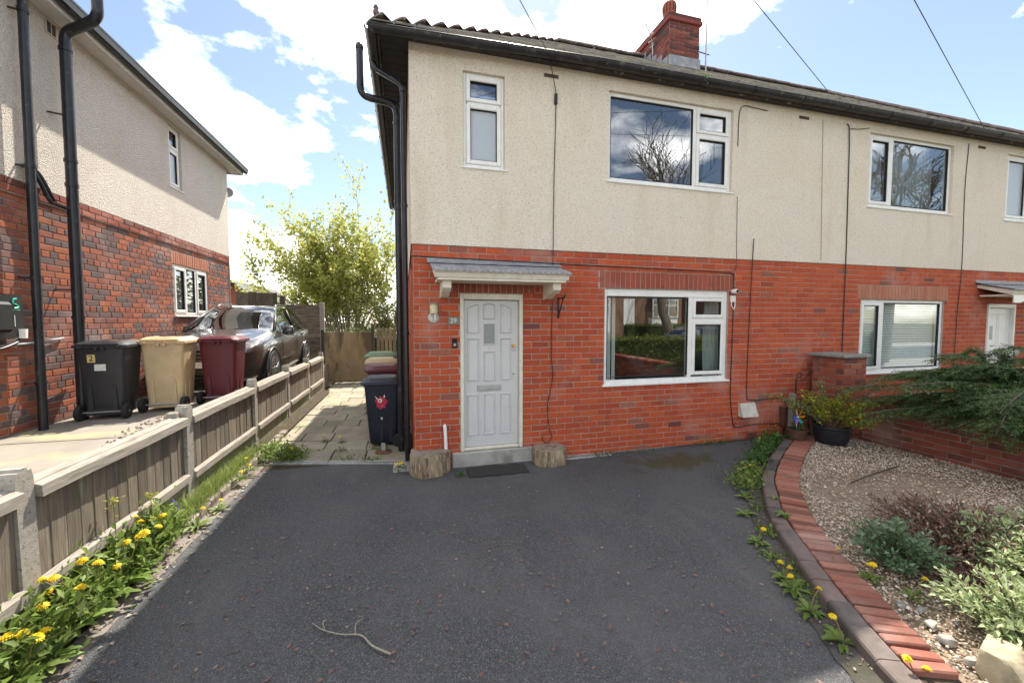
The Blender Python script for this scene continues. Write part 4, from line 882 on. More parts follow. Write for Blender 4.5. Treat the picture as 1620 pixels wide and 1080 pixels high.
# ------------------------------------------------------------------ low fence along the drive
FN = thing('low_fence', 'low silvered board fence with concrete posts along the left drive edge', 'fence')
FX = -2.20; posts = [-3.98, -2.26, -.53, 1.29, 3.0, 4.6, 6.2]
for k, y in enumerate(posts):
    b = MB(); h = 1.06; hw = .055
    b.prism([(-hw,0), (hw,0), (hw,h-.05), (hw-.012,h), (.022,h), (.016,h+.018), (-.016,h+.018), (-.022,h), (-hw+.012,h), (-hw,h-.05)], -.05, .05, 'x')
    o = b.build('post', CPOST, FN); o.location = (FX, y, -.03); o.rotation_euler = (R.uniform(-.012,.012), R.uniform(-.012,.012), R.uniform(-.03,.03))
    if k == 2:
        b = MB(); b.cbox(-.04, -.035, 0, .04, .035, 1.02, .01); o = b.build('post', RAIL, FN); o.location = (FX-.03, y-.105, -.02)
bd_mesh = [MB().cbox(-.008, -.0585, 0, .008, .0585, .60, .003).mesh('board', WOODG) for _ in range(1)]
for a, c in zip(posts, posts[1:]):
    y0, y1 = a+.055, c-.055; L_ = y1-y0
    for nm, x, z, hh, ww, m in (('top_rail', FX+.055, .865, .075, .05, RAIL), ('top_rail', FX-.005, .90, .055, .06, RAIL), ('bottom_rail', FX+.055, .315, .07, .048, RAIL)):
        sg_ = MB(); n = 8; P = []
        for i in range(n+1):
            y = y0+L_*i/n; dz = .0025*sin(i*1.1+a*3); P.append([(x-ww/2, y, z+dz), (x+ww/2, y, z+dz-.006), (x+ww/2-.004, y, z+hh+dz-.016), (x-ww/2+.004, y, z+hh+dz), (x-ww/2, y, z+dz)])
        sg_.grid(P); sg_.F.append((0,1,2,3)); kk = len(sg_.V)-5; sg_.F.append((kk+3,kk+2,kk+1,kk)); sg_.build(nm, m, FN)
    n = int(L_/.108)
    for i in range(n):
        o = bpy.data.objects.new('board', bd_mesh[0]); col.objects.link(o); o.parent = FN; yb = y0+.058+(L_-.116)*i/(n-1)
        o.location = (FX+.017+R.uniform(0,.004), yb, .315+R.uniform(-.008,.008)); o.rotation_euler = (R.uniform(-.008,.008), 0, .028)
    MB().cbox(FX-.0, y0, -.03, FX+.035, y1, .312, .006).build('gravel_board', GRVB, FN)
# bed between fence and kerb
bed = MB(); n = 60; P = []
for i in range(n+1):
    y = -6.5+12.6*i/n; P.append([(FX-.03, y, .10), (FX+.06, y, .085+.03*sin(i*1.7)), (FX+.12, y, .075+.02*sin(i*2.9)), (-1.985, y, .045)])
bed.grid(P); st = bed.build('planting_bed', SOIL, fix=False, smooth=True); struct(st)
kb = struct(MB().box(-1.985, -6.5, -.05, -1.86, .62, -.001+.004).build('edging_strip', M('dirty_edging', (.21,.18,.16), (.15,.13,.115), 6, rough=.95, c3=(.10,.085,.06), s3=4, bp=.5)))
kme = MB().cbox(-.05, -.108, -.03, .05, .108, .085, .014).mesh('kerb_stone', M('pinkish_kerb', (.30,.245,.215), (.22,.18,.16), 9, rough=.9, isl=.2, c3=(.12,.11,.075), s3=5, bp=.5))
for i in range(17):
    y = -1.55+i*.225
    if R.random() < .06: continue
    o = bpy.data.objects.new('kerb_stone', kme); col.objects.link(o); o.parent = kb; o.location = (-2.03+R.uniform(-.008,.008), y, R.uniform(-.012,.004)-.0); o.rotation_euler = (R.uniform(-.03,.03), R.uniform(-.05,.02), R.uniform(-.03,.03))
# ------------------------------------------------------------------ side path
pb = MB().add([(-2.15,.45,-.014), (-.0,.2,-.014), (-.0,8.2,-.014), (-2.15,8.2,-.014)], [(0,1,2,3)]).build('path', SOIL, fix=False); struct(pb)
dvx = Vector((1.66,-.44,0)).normalized(); dvy = Vector((.0,1,0)); ang = atan2(dvx.y, dvx.x)
k = 0; y = .82
while y < 7.9:
    x = -2.12 + (-.32 if k % 2 else 0) + R.uniform(-.05,.05)
    while x < -.02:
        wd = R.choice((.60,.60,.45)); x0 = max(x, -2.13); x1 = min(x+wd-.014, -.005)
        if x1-x0 > .06:
            f = lambda xx, yy: (xx, yy-(xx+1.79)*.265*max(0, 1-(yy-.8)/9), 0)
            dz = R.uniform(-.006,.004); q = [f(x0,y), f(x1,y), f(x1,y+.43), f(x0,y+.43)]
            if f(x0,y)[1] < 9:
                b = MB(); V = [(p[0], p[1], .0+dz) for p in q]+[(p[0], p[1], -.05) for p in q]; cxx = sum(p[0] for p in q)/4; cyy = sum(p[1] for p in q)/4
                V2 = [(cxx+(p[0]-cxx)*.975, cyy+(p[1]-cyy)*.965, .008+dz+R.uniform(-.003,.003)) for p in q]
                b.add(V2+V, [(0,1,2,3)] + [(i, 4+i, 4+(i+1) % 4, (i+1) % 4) for i in range(4)] + [(4+i, 8+i, 8+(i+1) % 4, 4+(i+1) % 4) for i in range(4)])
                b.build('paving_slab', SLAB, pb)
        x += wd
    y += .445; k += 1
DRG = M('drain_grating', (.50,.50,.49), (.36,.36,.35), 12, rough=.5, metal=.4)
def drain(label, p0, p1):
    p0, p1 = Vector(p0), Vector(p1); d = p1-p0; t = thing('drain_channel', label, 'drain', p0, atan2(d.y, d.x)); ln = d.length
    MB().box(0, -.05, -.03, ln, .05, .004).build('channel', DARK, t)
    b = MB(); b.cbox(0, -.055, -.01, ln, -.042, .014, .002); b.cbox(0, .042, -.01, ln, .055, .014, .002)
    for i in range(int(ln/.034)): b.box(.008+i*.034, -.042, .002, .008+i*.034+.016, .042, .0125)
    b.build('grating', DRG, t)
drain('pale slotted drain channel across the mouth of the side path', (-1.82,.745,0), (-.12,.30,0))
drain('slotted drain channel along the foot of the front wall', (1.56,-.085,.004), (2.65,-.085,.004))
MB().cbox(-.27, -.02, -.05, -.02, .28, .03, .02).build('pipe_footing', CONC, kind='structure')
pbse = thing('post_base', 'rusty round post base with steel tab beside the stickered bin', 'post base', (-.42,.80,.008))
MB().lathe([(.115,0), (.115,.012), (.09,.018), (0,.02)], (0,0,0), 20).build('disc', RUST, pbse, 'a'); MB().cbox(-.028, -.006, .01, .028, .006, .13, .002).build('tab', STEEL, pbse)
# ------------------------------------------------------------------ logs, mat, twig by the door
def stump(label, loc, r_, h, lean):
    t = thing('log_slice', label, 'log', loc, R.uniform(0,6)); q = random.Random(int(loc[0]*100)); n = 40
    rr = [r_*(1+.05*sin(3*a+1)+.03*sin(7*a)+q.uniform(-.02,.02)) for a in [2*pi*k/n for k in range(n)]]
    P = []
    for z, f in ((0,1.0), (h*.15,1.02), (h*.5,1.0), (h*.9,.985), (h,.95)):
        P.append([(rr[k % n]*f*cos(2*pi*k/n)+lean*z, rr[k % n]*f*sin(2*pi*k/n), z+(q.uniform(-.004,.004) if z else 0)) for k in range(n+1)])
    m, N, L, b_ = nodes('log_bark_'+str(int(r_*1000)))
    c = mix(N, L, ramp(N, L, noise(N, L, 7, 8, (2.2,2.2,.45), .7), [(.36,0), (.6,1)]), (.40,.30,.18), (.12,.08,.055)); c = mix(N, L, ramp(N, L, noise(N, L, 22, 5, (2,2,.3), off=3), [(.55,0), (.68,1)]), c, (.48,.42,.33))
    L.new(c, b_.inputs['Base Color']); b_.inputs['Roughness'].default_value = .9; bump(N, L, b_, noise(N, L, 40, 5, (2,2,.2)), .8, .012)
    MB().grid(P).build('bark', m, t, True, fix=False)
    m2, N, L, b_ = nodes('log_end_'+str(int(r_*1000))); tcn = N.new('ShaderNodeTexCoord'); wv = N.new('ShaderNodeTexWave'); wv.wave_type = 'RINGS'; wv.rings_direction = 'SPHERICAL'; wv.inputs['Scale'].default_value = 26; wv.inputs['Distortion'].default_value = 3
    L.new(tcn.outputs['Object'], wv.inputs[0]); c = mix(N, L, wv.outputs[1], (.30,.255,.20), (.22,.18,.14)); c = mix(N, L, ramp(N, L, noise(N, L, 11, 5), [(.5,0), (.68,.85)]), c, (.075,.055,.04))
    L.new(c, b_.inputs['Base Color']); b_.inputs['Roughness'].default_value = .9
    T_ = P[-1][:-1]; b = MB(); V = [(0,0,0)] + [(p[0]-lean*h, p[1], p[2]-h) for p in T_]; b.add(V, [(0, 1+k, 1+(k+1) % n) for k in range(n)]); o = b.build('cut_face', m2, t, fix=False); o.location = (lean*h, 0, h)
    return t
stump('taller log slice with orange bark left of the doorstep', (.16,-.08,0), .245, .25, 0)
stump('flatter pale log slice right of the doorstep', (1.72,-.14,0), .225, .20, .02)
mt = MB(); n = 24; P = [[(.62+.74*i/n, -.42+.30*j/10+.01*sin(i), .012+.004*sin(i*.9)*sin(j)+ (.012 if j == 10 and 6 < i < 14 else 0)) for i in range(n+1)] for j in range(11)]
mt.grid(P); mt.grid([[(p[0], p[1], .005) for p in r_] for r_ in P]); mt.grid([P[0], [(p[0], p[1], .005) for p in P[0]]])
o = mt.build('doormat', M('worn_black_mat', (.028,.026,.026), (.045,.042,.04), 30, (1,8,1), rough=.95, bp=.8, bs=120), None, True, fix=False); tag(o, 'worn black rubber doormat on the drive in front of the step', 'doormat'); o.location = (0,.0,.004); o.rotation_euler = (0,0,-.02)
tw = thing('fallen_twig', 'grey forked twig lying on the driveway', 'twig', (-.44,-2.66,.012))
TWM = M('grey_twig', (.36,.31,.24), (.22,.19,.15), 40, rough=.9, bp=.5)
MB().tube(spl([(-.24,.19,.004), (-.16,.10,.012), (-.05,.04,.008), (.06,.005,.008), (.13,-.09,.006), (.235,-.18,.006)]), [.002+.0048*i/30 for i in range(31)], 7).build('stem', TWM, tw, True)
MB().tube(spl([(.03,.012,.012), (.025,.08,.025), (.06,.14,.015), (.03,.17,.006)]), [.0035-.00013*i for i in range(19)], 6).build('side_shoot', TWM, tw, True)
MB().tube(spl([(-.15,.095,.012), (-.17,.15,.02), (-.16,.19,.01)]), .003, 6).build('side_shoot', TWM, tw, True)
# ------------------------------------------------------------------ curved bed on the right
OC = [Vector((*p, 0)) for p in ((6.6,.02), (6.15,-.03), (5.67,-.22), (4.75,-.78), (3.89,-1.40), (3.42,-1.86), (3.05,-2.28), (2.62,-2.95), (2.35,-3.42), (2.18,-3.82), (2.04,-4.3), (1.96,-5.0), (1.96,-6.5))]
cv = [Vector(p) for p in spl(OC, 30)]; ds = [0]
for a, c in zip(cv, cv[1:]): ds.append(ds[-1]+(c-a).length)
def on(s):
    import bisect
    i = min(max(bisect.bisect(ds, s)-1, 0), len(cv)-2); t = (s-ds[i])/max(1e-6, ds[i+1]-ds[i]); p = cv[i].lerp(cv[i+1], t); d = (cv[i+1]-cv[i]).normalized(); return p, d
inn = Vector
KB = struct(bpy.data.objects.new('bed_kerb', None)); col.objects.link(KB)
kd = MB(); P = []
for i in range(0, len(cv), 3):
    d = (cv[min(i+1, len(cv)-1)]-cv[max(i-1, 0)]).normalized(); nrm = Vector((-d.y, d.x, 0)); P.append([tuple(cv[i]+nrm*o_+Vector((0,0,z))) for o_, z in ((.02,-.04), (.03,.072), (.34,.072), (.345,-.04))])
o = kd.grid(P).build('bedding', SOIL, KB, fix=False)
b = MB(); b.prism([(0,-.02), (.0,.078), (.006,.092), (.02,.100), (.115,.104), (.115,-.02)], -.111, .111, 'y'); kme2 = b.mesh('kerb_brick', BK)
s = .35
while s < ds[-1]-.2:
    p, d = on(s); nrm = Vector((-d.y, d.x, 0)); o = bpy.data.objects.new('kerb_brick', kme2); col.objects.link(o); o.parent = KB; o.location = p+Vector((0,0,R.uniform(-.006,.006))); o.rotation_euler = (R.uniform(-.02,.02), R.uniform(-.02,.02), atan2(nrm.y, nrm.x)); s += .226
b = MB().cbox(0, -.0335, 0, .216, .0335, .112, .008); eme = b.mesh('edging_brick', BE); s = .9
while s < ds[-1]-.2:
    p, d = on(s); nrm = Vector((-d.y, d.x, 0))
    if p.y < -3.72: break
    o = bpy.data.objects.new('edging_brick', eme); col.objects.link(o); o.parent = KB
    o.location = p+nrm*(.127+R.uniform(-.004,.004))+Vector((0,0,R.uniform(-.006,.004)-(.02 if R.random() < .05 else 0))); o.rotation_euler = (R.uniform(-.03,.03), R.uniform(-.02,.02), atan2(nrm.y, nrm.x)+R.uniform(-.03,.03)); s += .0805 if s < 5.7 else .092
inner = []
for i in range(0, len(cv), 4):
    d = (cv[min(i+1, len(cv)-1)]-cv[max(i-1, 0)]).normalized(); inner.append(cv[i]+Vector((-d.y, d.x, 0))*.34)
def inside(x, y):
    # right of the inner curve
    best = min(inner, key=lambda q: (q.x-x)**2+(q.y-y)**2); i = inner.index(best); a = inner[max(i-1, 0)]; c = inner[min(i+1, len(inner)-1)]; d = c-a
    return (-d.y*(x-best.x)+d.x*(y-best.y)) > 0 and y > -6.4
gb = MB(); P = []
for q in inner: P.append([(q.x+(6.56-q.x)*k/8, q.y+(min(q.y, -.3)-q.y)*k/8, .062+.015*sin(q.x*3+k)*sin(q.y*2+k)) for k in range(9)])
gb.grid(P); gbo = gb.build('gravel_bed', M('bed_soil', (.27,.20,.145), (.15,.115,.08), 20, rough=.95, bp=.8, bs=80), fix=False, smooth=True); struct(gbo)
GRA = leafmat('mixed_gravel', [(.11,.09,.075), (.32,.235,.15), (.50,.39,.26), (.62,.52,.40), (.38,.33,.28), (.56,.50,.44), (.24,.19,.15), (.46,.33,.20)], .0, .85)
GRW = M('pale_gravel', (.68,.61,.50), (.48,.43,.38), 60, rough=.85, isl=.45)
def pebbles(n, m, smin, smax, nm, dens=None):
    b = MB(); c = 0
    while c < n:
        x = R.uniform(2.6, 6.5); y = R.uniform(-5.2, -.35)
        if not inside(x, y): continue
        if dens and R.random() > dens(x, y): continue
        c += 1; s = R.uniform(smin, smax); a = R.uniform(0, pi); e = R.uniform(.6, 1); h = R.uniform(.4, .8)*s; ca, sa = cos(a), sin(a); z = .072+R.uniform(0, .012)+.01*sin(x*3)*sin(y*2)
        ps = [(s*cos(q)*R.uniform(.8,1.1), s*e*sin(q)*R.uniform(.8,1.1)) for q in [2*pi*k/5 for k in range(5)]]
        V = [(x+p*ca-q*sa, y+p*sa+q*ca, z) for p, q in ps] + [(x+(p*ca-q*sa)*.55, y+(p*sa+q*ca)*.55, z+h+R.uniform(-.2,.2)*h) for p, q in ps]
        b.add(V, [(5,6,7,8,9)] + [(k, (k+1) % 5, 5+(k+1) % 5, 5+k) for k in range(5)])
    return b.build(nm, m, fix=False, kind='stuff')
bare = lambda x, y: .22 if ((x-4.9)/.9)**2+((y+2.0)/.42)**2 < 1 else (.5 if x > 3.6 and y < -2.7 else 1)
tag(pebbles(25000, GRA, .005, .0115, 'gravel', bare), 'mixed buff gravel covering the curved front bed', 'gravel')
tag(pebbles(1300, GRW, .008, .016, 'gravel', bare), 'paler larger stones scattered through the curved gravel bed', 'gravel')
def rock(label, loc, s, m, seed, rz=0):
    q = random.Random(seed); import bmesh
    bm = bmesh.new(); bmesh.ops.create_icosphere(bm, subdivisions=3, radius=1); pl_ = [(Vector((q.uniform(-1,1), q.uniform(-1,1), q.uniform(-.6,1))).normalized(), q.uniform(.55,.85)) for _ in range(8)] + [(Vector(n_).normalized(), d_) for n_, d_ in (((0,.12,1),.52), ((1,.1,.1),.66), ((-1,.2,.15),.66), ((.1,-1,.15),.6), ((0,1,.1),.62), ((.5,-.6,.7),.72), ((-.6,-.5,.6),.74))]
    for v in bm.verts:
        for nr, dd in pl_:
            k = v.co.dot(nr)
            if k > dd: v.co -= nr*(k-dd)*.92
        v.co += Vector((q.uniform(-1,1), q.uniform(-1,1), q.uniform(-1,1)))*.012
    me = bpy.data.meshes.new('rock'); bm.to_mesh(me); bm.free(); me.materials.append(m); me.shade_smooth(); me.set_sharp_from_angle(angle=radians(30))
    o = bpy.data.objects.new('rock', me); col.objects.link(o); o.scale = s; o.location = loc; o.rotation_euler = (0,0,rz); return tag(o, label, 'rock', 'rocks in the front bed')
RCK = M('buff_rock', (.42,.36,.24), (.30,.25,.165), 9, rough=.9, c3=(.16,.14,.09), s3=6, bp=.6, bs=50)
rock('large buff boulder at the near corner of the front bed', (2.83,-3.84,.13), (.20,.14,.14), RCK, 3, .3)
rock('small grey white stone beside the brown heather', (4.08,-2.62,.10), (.07,.06,.05), M('grey_white_stone', (.5,.5,.5), (.3,.3,.32), 20, rough=.9), 5)
rock('dark stone next to the small grey white stone', (4.18,-2.56,.10), (.06,.06,.06), M('dark_stone', (.08,.08,.09), (.05,.05,.055), 20, rough=.9), 6)
rock('flat grey stone beside the black plant pot', (6.05,-.78,.09), (.10,.07,.05), M('flat_stone', (.3,.3,.3), (.2,.2,.2), 20, rough=.9), 8)
for k, (x, y, s) in enumerate(((2.86,-3.52,.05), (2.95,-3.42,.035), (2.88,-3.36,.04), (2.80,-3.62,.06), (3.02,-3.55,.03), (2.74,-3.75,.045))):
    rock('small rounded cobble among the leaf litter near the buff boulder', (x, y, .085), (s, s*.75, s*.55), M('cobble', (.33,.32,.30), (.25,.23,.2), 25, rough=.85, isl=.3), 20+k)
tag(MB().tube(spl([(4.57,-1.88,.10), (4.9,-1.82,.115), (5.3,-1.74,.115), (5.65,-1.67,.11)]), .0075, 8).build('garden_cane', M('green_cane', (.02,.032,.018), (.035,.05,.03), 20, rough=.6), None, True), 'thin dark green garden cane lying on the gravel', 'cane')
hs = MB(); P = []
for i in range(40, len(cv)-2, 3):
    d = (cv[i+1]-cv[i-1]).normalized(); nrm = Vector((-d.y, d.x, 0)); w_ = .135+R.uniform(-.008,.008)
    P.append([tuple(cv[i]-nrm*w_+Vector((0,0,.009))), tuple(cv[i]-nrm*.07+Vector((0,0,.016))), tuple(cv[i]+nrm*.01+Vector((0,0,.022)))])
hs.grid(P); struct(hs.build('kerb_haunch', M('dark_haunch', (.085,.078,.074), (.055,.05,.047), 7, rough=.95, c3=(.045,.045,.03), s3=5, t3=(.48,.66), bp=.7, bs=50, bd=.008), smooth=True, fix=False))
# garden wall and pier
GW = thing('garden_wall', 'low red brick garden wall with brick coping right of the gravel', 'wall')
wx = 6.55; gy0 = -7.0; gy1 = -.12; gh = .78
b = MB().box(wx+.004, gy0, -.05, wx+.22, gy1, gh-.10); gw = b.build('mortar_core', MORL, GW)
gl = (wx, gy1, 0)
lay(gw, [(rects_courses(0, gy1-gy0, gh-.105, 0, .2408, .0803, .07, (), .012), BG, gl, -pi/2)], 300)
cb_ = MB(); cb_.prism([(-.12,0), (.12,0), (.12,.055), (.09,.085), (.04,.10), (-.04,.10), (-.09,.085), (-.12,.055)], -.036, .036, 'y'); cme = cb_.mesh('coping_brick', BG)
for i in range(int((gy1-gy0)/.084)):
    o = bpy.data.objects.new('coping_brick', cme); col.objects.link(o); o.parent = GW; o.location = (wx+.11, gy1-.04-i*.084, gh-.104+R.uniform(-.004,.004)); o.rotation_euler = (0, R.uniform(-.03,.03), R.uniform(-.04,.04))
PR = thing('gate_pier', 'square red brick gate pier with a stone cap beside the party line', 'pier', (6.18,-.62,0))
b = MB().box(.006, .006, -.05, .434, .474, 1.30); pc = b.build('mortar_core', MORL, PR)
for rects, org, rz in ((rects_courses(0,.44,1.30,0,.2408,.0803,.0,(),.011), (0,0,0), 0), (rects_courses(0,.48,1.30,0,.2408,.0803,.12,(),.011), (0,.48,0), -pi/2), (rects_courses(0,.48,1.30,0,.2408,.0803,.0,(),.011), (.44,0,0), pi/2)):
    for a in rects:
        me = brick_mesh(a[1]-a[0], a[3]-a[2], BG, R.randrange(3)); o = bpy.data.objects.new('brick', me); col.objects.link(o); o.parent = pc; um = (a[0]+a[1])/2
        o.location = (org[0]+um*cos(rz), org[1]+um*sin(rz), (a[2]+a[3])/2); o.rotation_euler = (0,0,rz)
MB().cbox(-.05, -.05, 1.302, .49, .53, 1.355, .015).build('cap_stone', M('grey_cap_stone', (.24,.225,.20), (.15,.145,.125), 12, rough=.95, c3=(.30,.29,.24), s3=20, bp=.6), PR)
# iron gate remnant and timber post
ig = thing('iron_gate', 'small black wrought iron gate with a scrolled top by the pier', 'gate', (5.93,-.13,0))
MB().tube([(-.06,0,.25), (-.06,0,.93)], .012, 8).build('stile', IRON, ig); MB().tube([(.24,0,.05), (.24,0,.90)], .010, 8).build('stile', IRON, ig)
MB().tube(spl([(-.06,0,.90), (-.045,0,.99), (.0,0,1.04), (.045,0,1.0), (.03,0,.955), (.0,0,.965)]), .008, 6).build('scroll', IRON, ig, True)
MB().tube(spl([(-.06,0,.90), (.06,0,.91), (.14,0,.97), (.22,0,1.05), (.255,0,1.06), (.27,0,1.02)]), .008, 6).build('scroll', IRON, ig, True)
for z in (.3, .62): MB().tube([(-.06,0,z), (.24,0,z)], .008, 6).build('rail', IRON, ig)
for x in (.04, .14): MB().tube([(x,0,.3), (x,0,.62)], .006, 6).build('bar', IRON, ig)
tag(MB().cbox(5.73, -.20, .05, 5.81, -.12, .72, .01).build('timber_post', M('weathered_post', (.26,.23,.19), (.17,.15,.12), 8, (6,6,1), rough=.9, bp=.5)), 'short weathered timber post behind the pinwheel', 'post')
# ------------------------------------------------------------------ fences and far things at the back
b = thing('lap_fence', 'weathered horizontal lap fence panel behind the parked car', 'fence', (-3.7,8.1,.3)); me = MB().cbox(0, -.008, 0, 1.16, .010, .105, .004).mesh('board', LAP)
for k in range(21):
    o = bpy.data.objects.new('board', me); col.objects.link(o); o.parent = b; o.location = (R.uniform(-.01,.01), R.uniform(-.006,.0), .02+k*.095); o.rotation_euler = (.10, R.uniform(-.006,.006), 0)
for x in (0, 1.10): MB().cbox(x, .02, 0, x+.06, .06, 2.08, .004).build('batten', LAP, b)
tag(MB().cbox(-2.54, 7.95, 0, -2.42, 8.07, 2.40, .01).build('fence_post', RAIL), 'tall pale fence post at the end of the lap panel', 'post')
b = thing('dark_fence', 'dark upright board fence behind the car roof', 'fence', (-4.75,8.0,.55)); 
for k in range(10):
    o = MB().cbox(-.055, -.01, 0, .055, .01, 2.12+R.uniform(-.02,.02), .003).build('board', WOODD, b); o.location = (.08+k*.105, R.uniform(-.004,.004), 0)
MB().cbox(0, .012, 1.5, 1.1, .05, 1.58).build('rail', WOODD, b)
MB().cbox(1.15, -.03, 0, 1.28, .06, 2.03).build('post', WOODD, b)
b = thing('plywood_gate', 'stained plywood board closing the end of the side path', 'gate', (-2.38,7.7,0)); MB().cbox(0, -.012, .06, 1.30, .012, 1.53, .004).build('board', PLY, b)
MB().cbox(.0, .013, .3, 1.3, .06, .38).build('rail', PALE, b); MB().cbox(.0, .013, 1.2, 1.3, .06, 1.28).build('rail', PALE, b); MB().cbox(1.30, -.03, 0, 1.39, .05, 1.75, .008).build('post', WOODD, b); MB().cbox(-.09, -.03, 0, -.005, .05, 1.6, .008).build('post', WOODD, b)
b = thing('picket_gate', 'brown picket gate at the end of the side path by the house', 'gate', (-.94,7.8,0)); me = MB().cbox(-.045, -.009, .06, .045, .009, 1.62, .004).mesh('picket', PALE)
for k in range(8):
    o = bpy.data.objects.new('picket', me); col.objects.link(o); o.parent = b; o.location = (.05+k*.118, 0, R.uniform(-.01,.01))
for z in (.35, 1.25): MB().cbox(0, .012, z, .93, .045, z+.07).build('rail', PALE, b)
fh = thing('far_house', 'red brick gable with dark roof far behind the left house', 'house', (-9.75,22,-2.5))
FB = M('far_brick', (.32,.10,.06), (.25,.075,.05), 9, rough=.9)
MB().prism([(-3,0), (3,0), (3,4.0), (0,6.6), (-3,4.0)], 0, 8, 'y').build('wall', FB, fh)
b = MB(); b.add([(-3.3,-.3,3.75), (0,-.3,6.72), (0,8.3,6.72), (-3.3,8.3,3.75), (3.3,-.3,3.75), (3.3,8.3,3.75), (-3.3,-.3,3.6), (0,-.3,6.57), (3.3,-.3,3.6)], [(0,1,2,3), (1,4,5,2), (0,6,7,1), (1,7,8,4)]); b.build('roof', M('far_slate', (.06,.062,.07), (.09,.09,.10), 5, rough=.7), fh, fix=False)
MB().cbox(-.5, -.03, 1.5, .5, .02, 2.7).build('window', UPVC, fh)
# ------------------------------------------------------------------ plants
NR = np.random.default_rng(11)
def leafcloud(name, P, D, size, m, parent, wid=.45, fold=.25, jit=.35, kind=None):
    """one folded leaf (2 quads as 4 tris) per point; P base points, D directions"""
    P = np.asarray(P, float); n = len(P); D = np.asarray(D, float) + NR.normal(0, jit, (n, 3)); D /= np.linalg.norm(D, axis=1)[:, None]
    up = NR.normal(0, .5, (n, 3)) + np.array([0, 0, 1.]); S = np.cross(D, up); S /= np.maximum(1e-6, np.linalg.norm(S, axis=1))[:, None]; U = np.cross(S, D)
    s = (size*NR.uniform(.6, 1.25, n))[:, None]
    a = P; m1 = P + D*s*.5 + S*s*wid*.5 + U*s*fold*.3; m2 = P + D*s*.5 - S*s*wid*.5 + U*s*fold*.3; t = P + D*s - U*s*.12; c = P + D*s*.5
    V = np.stack([a, m1, t, m2, c], 1).reshape(-1, 3); i = np.arange(n)[:, None]*5
    F = np.concatenate([i+np.array([[0,1,4]]), i+np.array([[1,2,4]]), i+np.array([[2,3,4]]), i+np.array([[3,0,4]])], 1).reshape(-1, 3)
    me = bpy.data.meshes.new(name); me.vertices.add(len(V)); me.vertices.foreach_set('co', V.ravel().astype(np.float32))
    me.loops.add(F.size); me.loops.foreach_set('vertex_index', F.ravel().astype(np.int32)); me.polygons.add(len(F)); me.polygons.foreach_set('loop_start', np.arange(0, F.size, 3, dtype=np.int32))
    me.update(calc_edges=True); me.materials.append(m); o = bpy.data.objects.new(name, me); col.objects.link(o); o.parent = parent
    if kind: o['kind'] = kind
    return o
def grow(base, d0, ln, r0, depth, q, spread=.55, kids=3, up=.15, shrink=.68, segs=4, out=None, tips=None, wob=.18):
    if out is None: out = []; tips = []
    p = Vector(base); d = Vector(d0).normalized(); pts = [tuple(p)]
    for i in range(segs):
        d = (d + Vector((q.uniform(-wob,wob), q.uniform(-wob,wob), q.uniform(-wob,wob)+up*.3))).normalized(); p = p + d*ln/segs; pts.append(tuple(p))
        if depth <= 1: tips.append((tuple(p), tuple(d)))
    r1 = r0*.62; out.append((pts, [r0+(r1-r0)*i/segs for i in range(segs+1)]))
    if depth > 0:
        for k in range(kids):
            f = q.uniform(.35, 1.0) if k else 1.0; i = min(segs, max(1, int(f*segs+.5))); b = Vector(pts[i]); a = q.uniform(0, 2*pi)
            o = d.orthogonal().normalized(); o = Matrix.Rotation(a, 3, d) @ o; nd = (d + o*q.uniform(.5, 1.2)*spread*1.6 + Vector((0,0,up))).normalized()
            grow(b, nd, ln*shrink*q.uniform(.75, 1.15), r1*(.9 if k == 0 else .7), depth-1, q, spread, kids, up, shrink, segs, out, tips, wob)
    return out, tips
def tubes(out, m, name, parent, n=5, minr=0):
    b = MB()
    for pts, rr in out:
        if rr[0] >= minr: b.tube(pts, rr, n if rr[0] > .02 else 4 if rr[0] > .008 else 3, cap=False)
    return b.build(name, m, parent, True, fix=False)
# leafing tree behind the path
TLF = leafmat('spring_leaf', [(.30,.33,.06), (.40,.42,.10), (.48,.48,.16), (.34,.37,.08), (.55,.53,.22)], .55)
def leafy(label, loc, stems, ln, depth, seed, lsize, per, m, lim=None):
    t = thing('leafing_tree', label, 'tree', loc); q = random.Random(seed); out = []; tips = []
    for k in range(stems):
        a = 2*pi*k/stems+q.uniform(-.3,.3); d = (cos(a)*q.uniform(.15,.75), sin(a)*q.uniform(.15,.6), 1); grow((.12*cos(a), .12*sin(a), -.1), d, ln*q.uniform(.75,1.1), .045, depth, q, .5, 3, .12, .66, 4, out, tips, .12)
    tubes(out, BARKP, 'trunk', t)
    P = []; D = []
    for p, d in tips:
        for _ in range(per): 
            P.append([p[i]+q.gauss(0,.10) for i in range(3)]); D.append((d[0]+q.uniform(-.8,.8), d[1]+q.uniform(-.8,.8), d[2]*.5+q.uniform(-.7,.5)))
    leafcloud('crown', P, D, lsize, m, t, .7); return t
leafy('yellow green leafing tree rising behind the plywood gate', (-2.45,13.2,.2), 20, 2.9, 3, 5, .145, 8, TLF)
leafy('smaller leafing tree to the left behind the lap fence', (-4.0,15.5,-.4), 9, 2.5, 3, 9, .14, 7, TLF)
leafy('pale leafing bush between the gates at the back', (-.9,11.4,-.2), 7, 1.55, 3, 14, .11, 5, leafmat('olive_spring_leaf', [(.20,.22,.06), (.28,.28,.10), (.16,.19,.05)], .45))
gh_ = thing('back_hedge', 'green ground hedge showing above the plywood gate', 'hedge', (-2.2,9.2,0)); P = NR.uniform((-2.2,-.5,.3), (2.6,.5,1.62), (2600,3)); leafcloud('foliage', P, NR.normal(0,.6,(2600,3))+np.array([0,-.3,.6]), .10, leafmat('hedge_leaf', [(.08,.13,.025), (.14,.20,.04), (.05,.09,.02)], .35), gh_)
MB().box(-2.1, -.4, 0, 2.5, .4, 1.3).build('core', M('hedge_core', (.04,.05,.02), (.02,.03,.012), 12, rough=1), gh_)
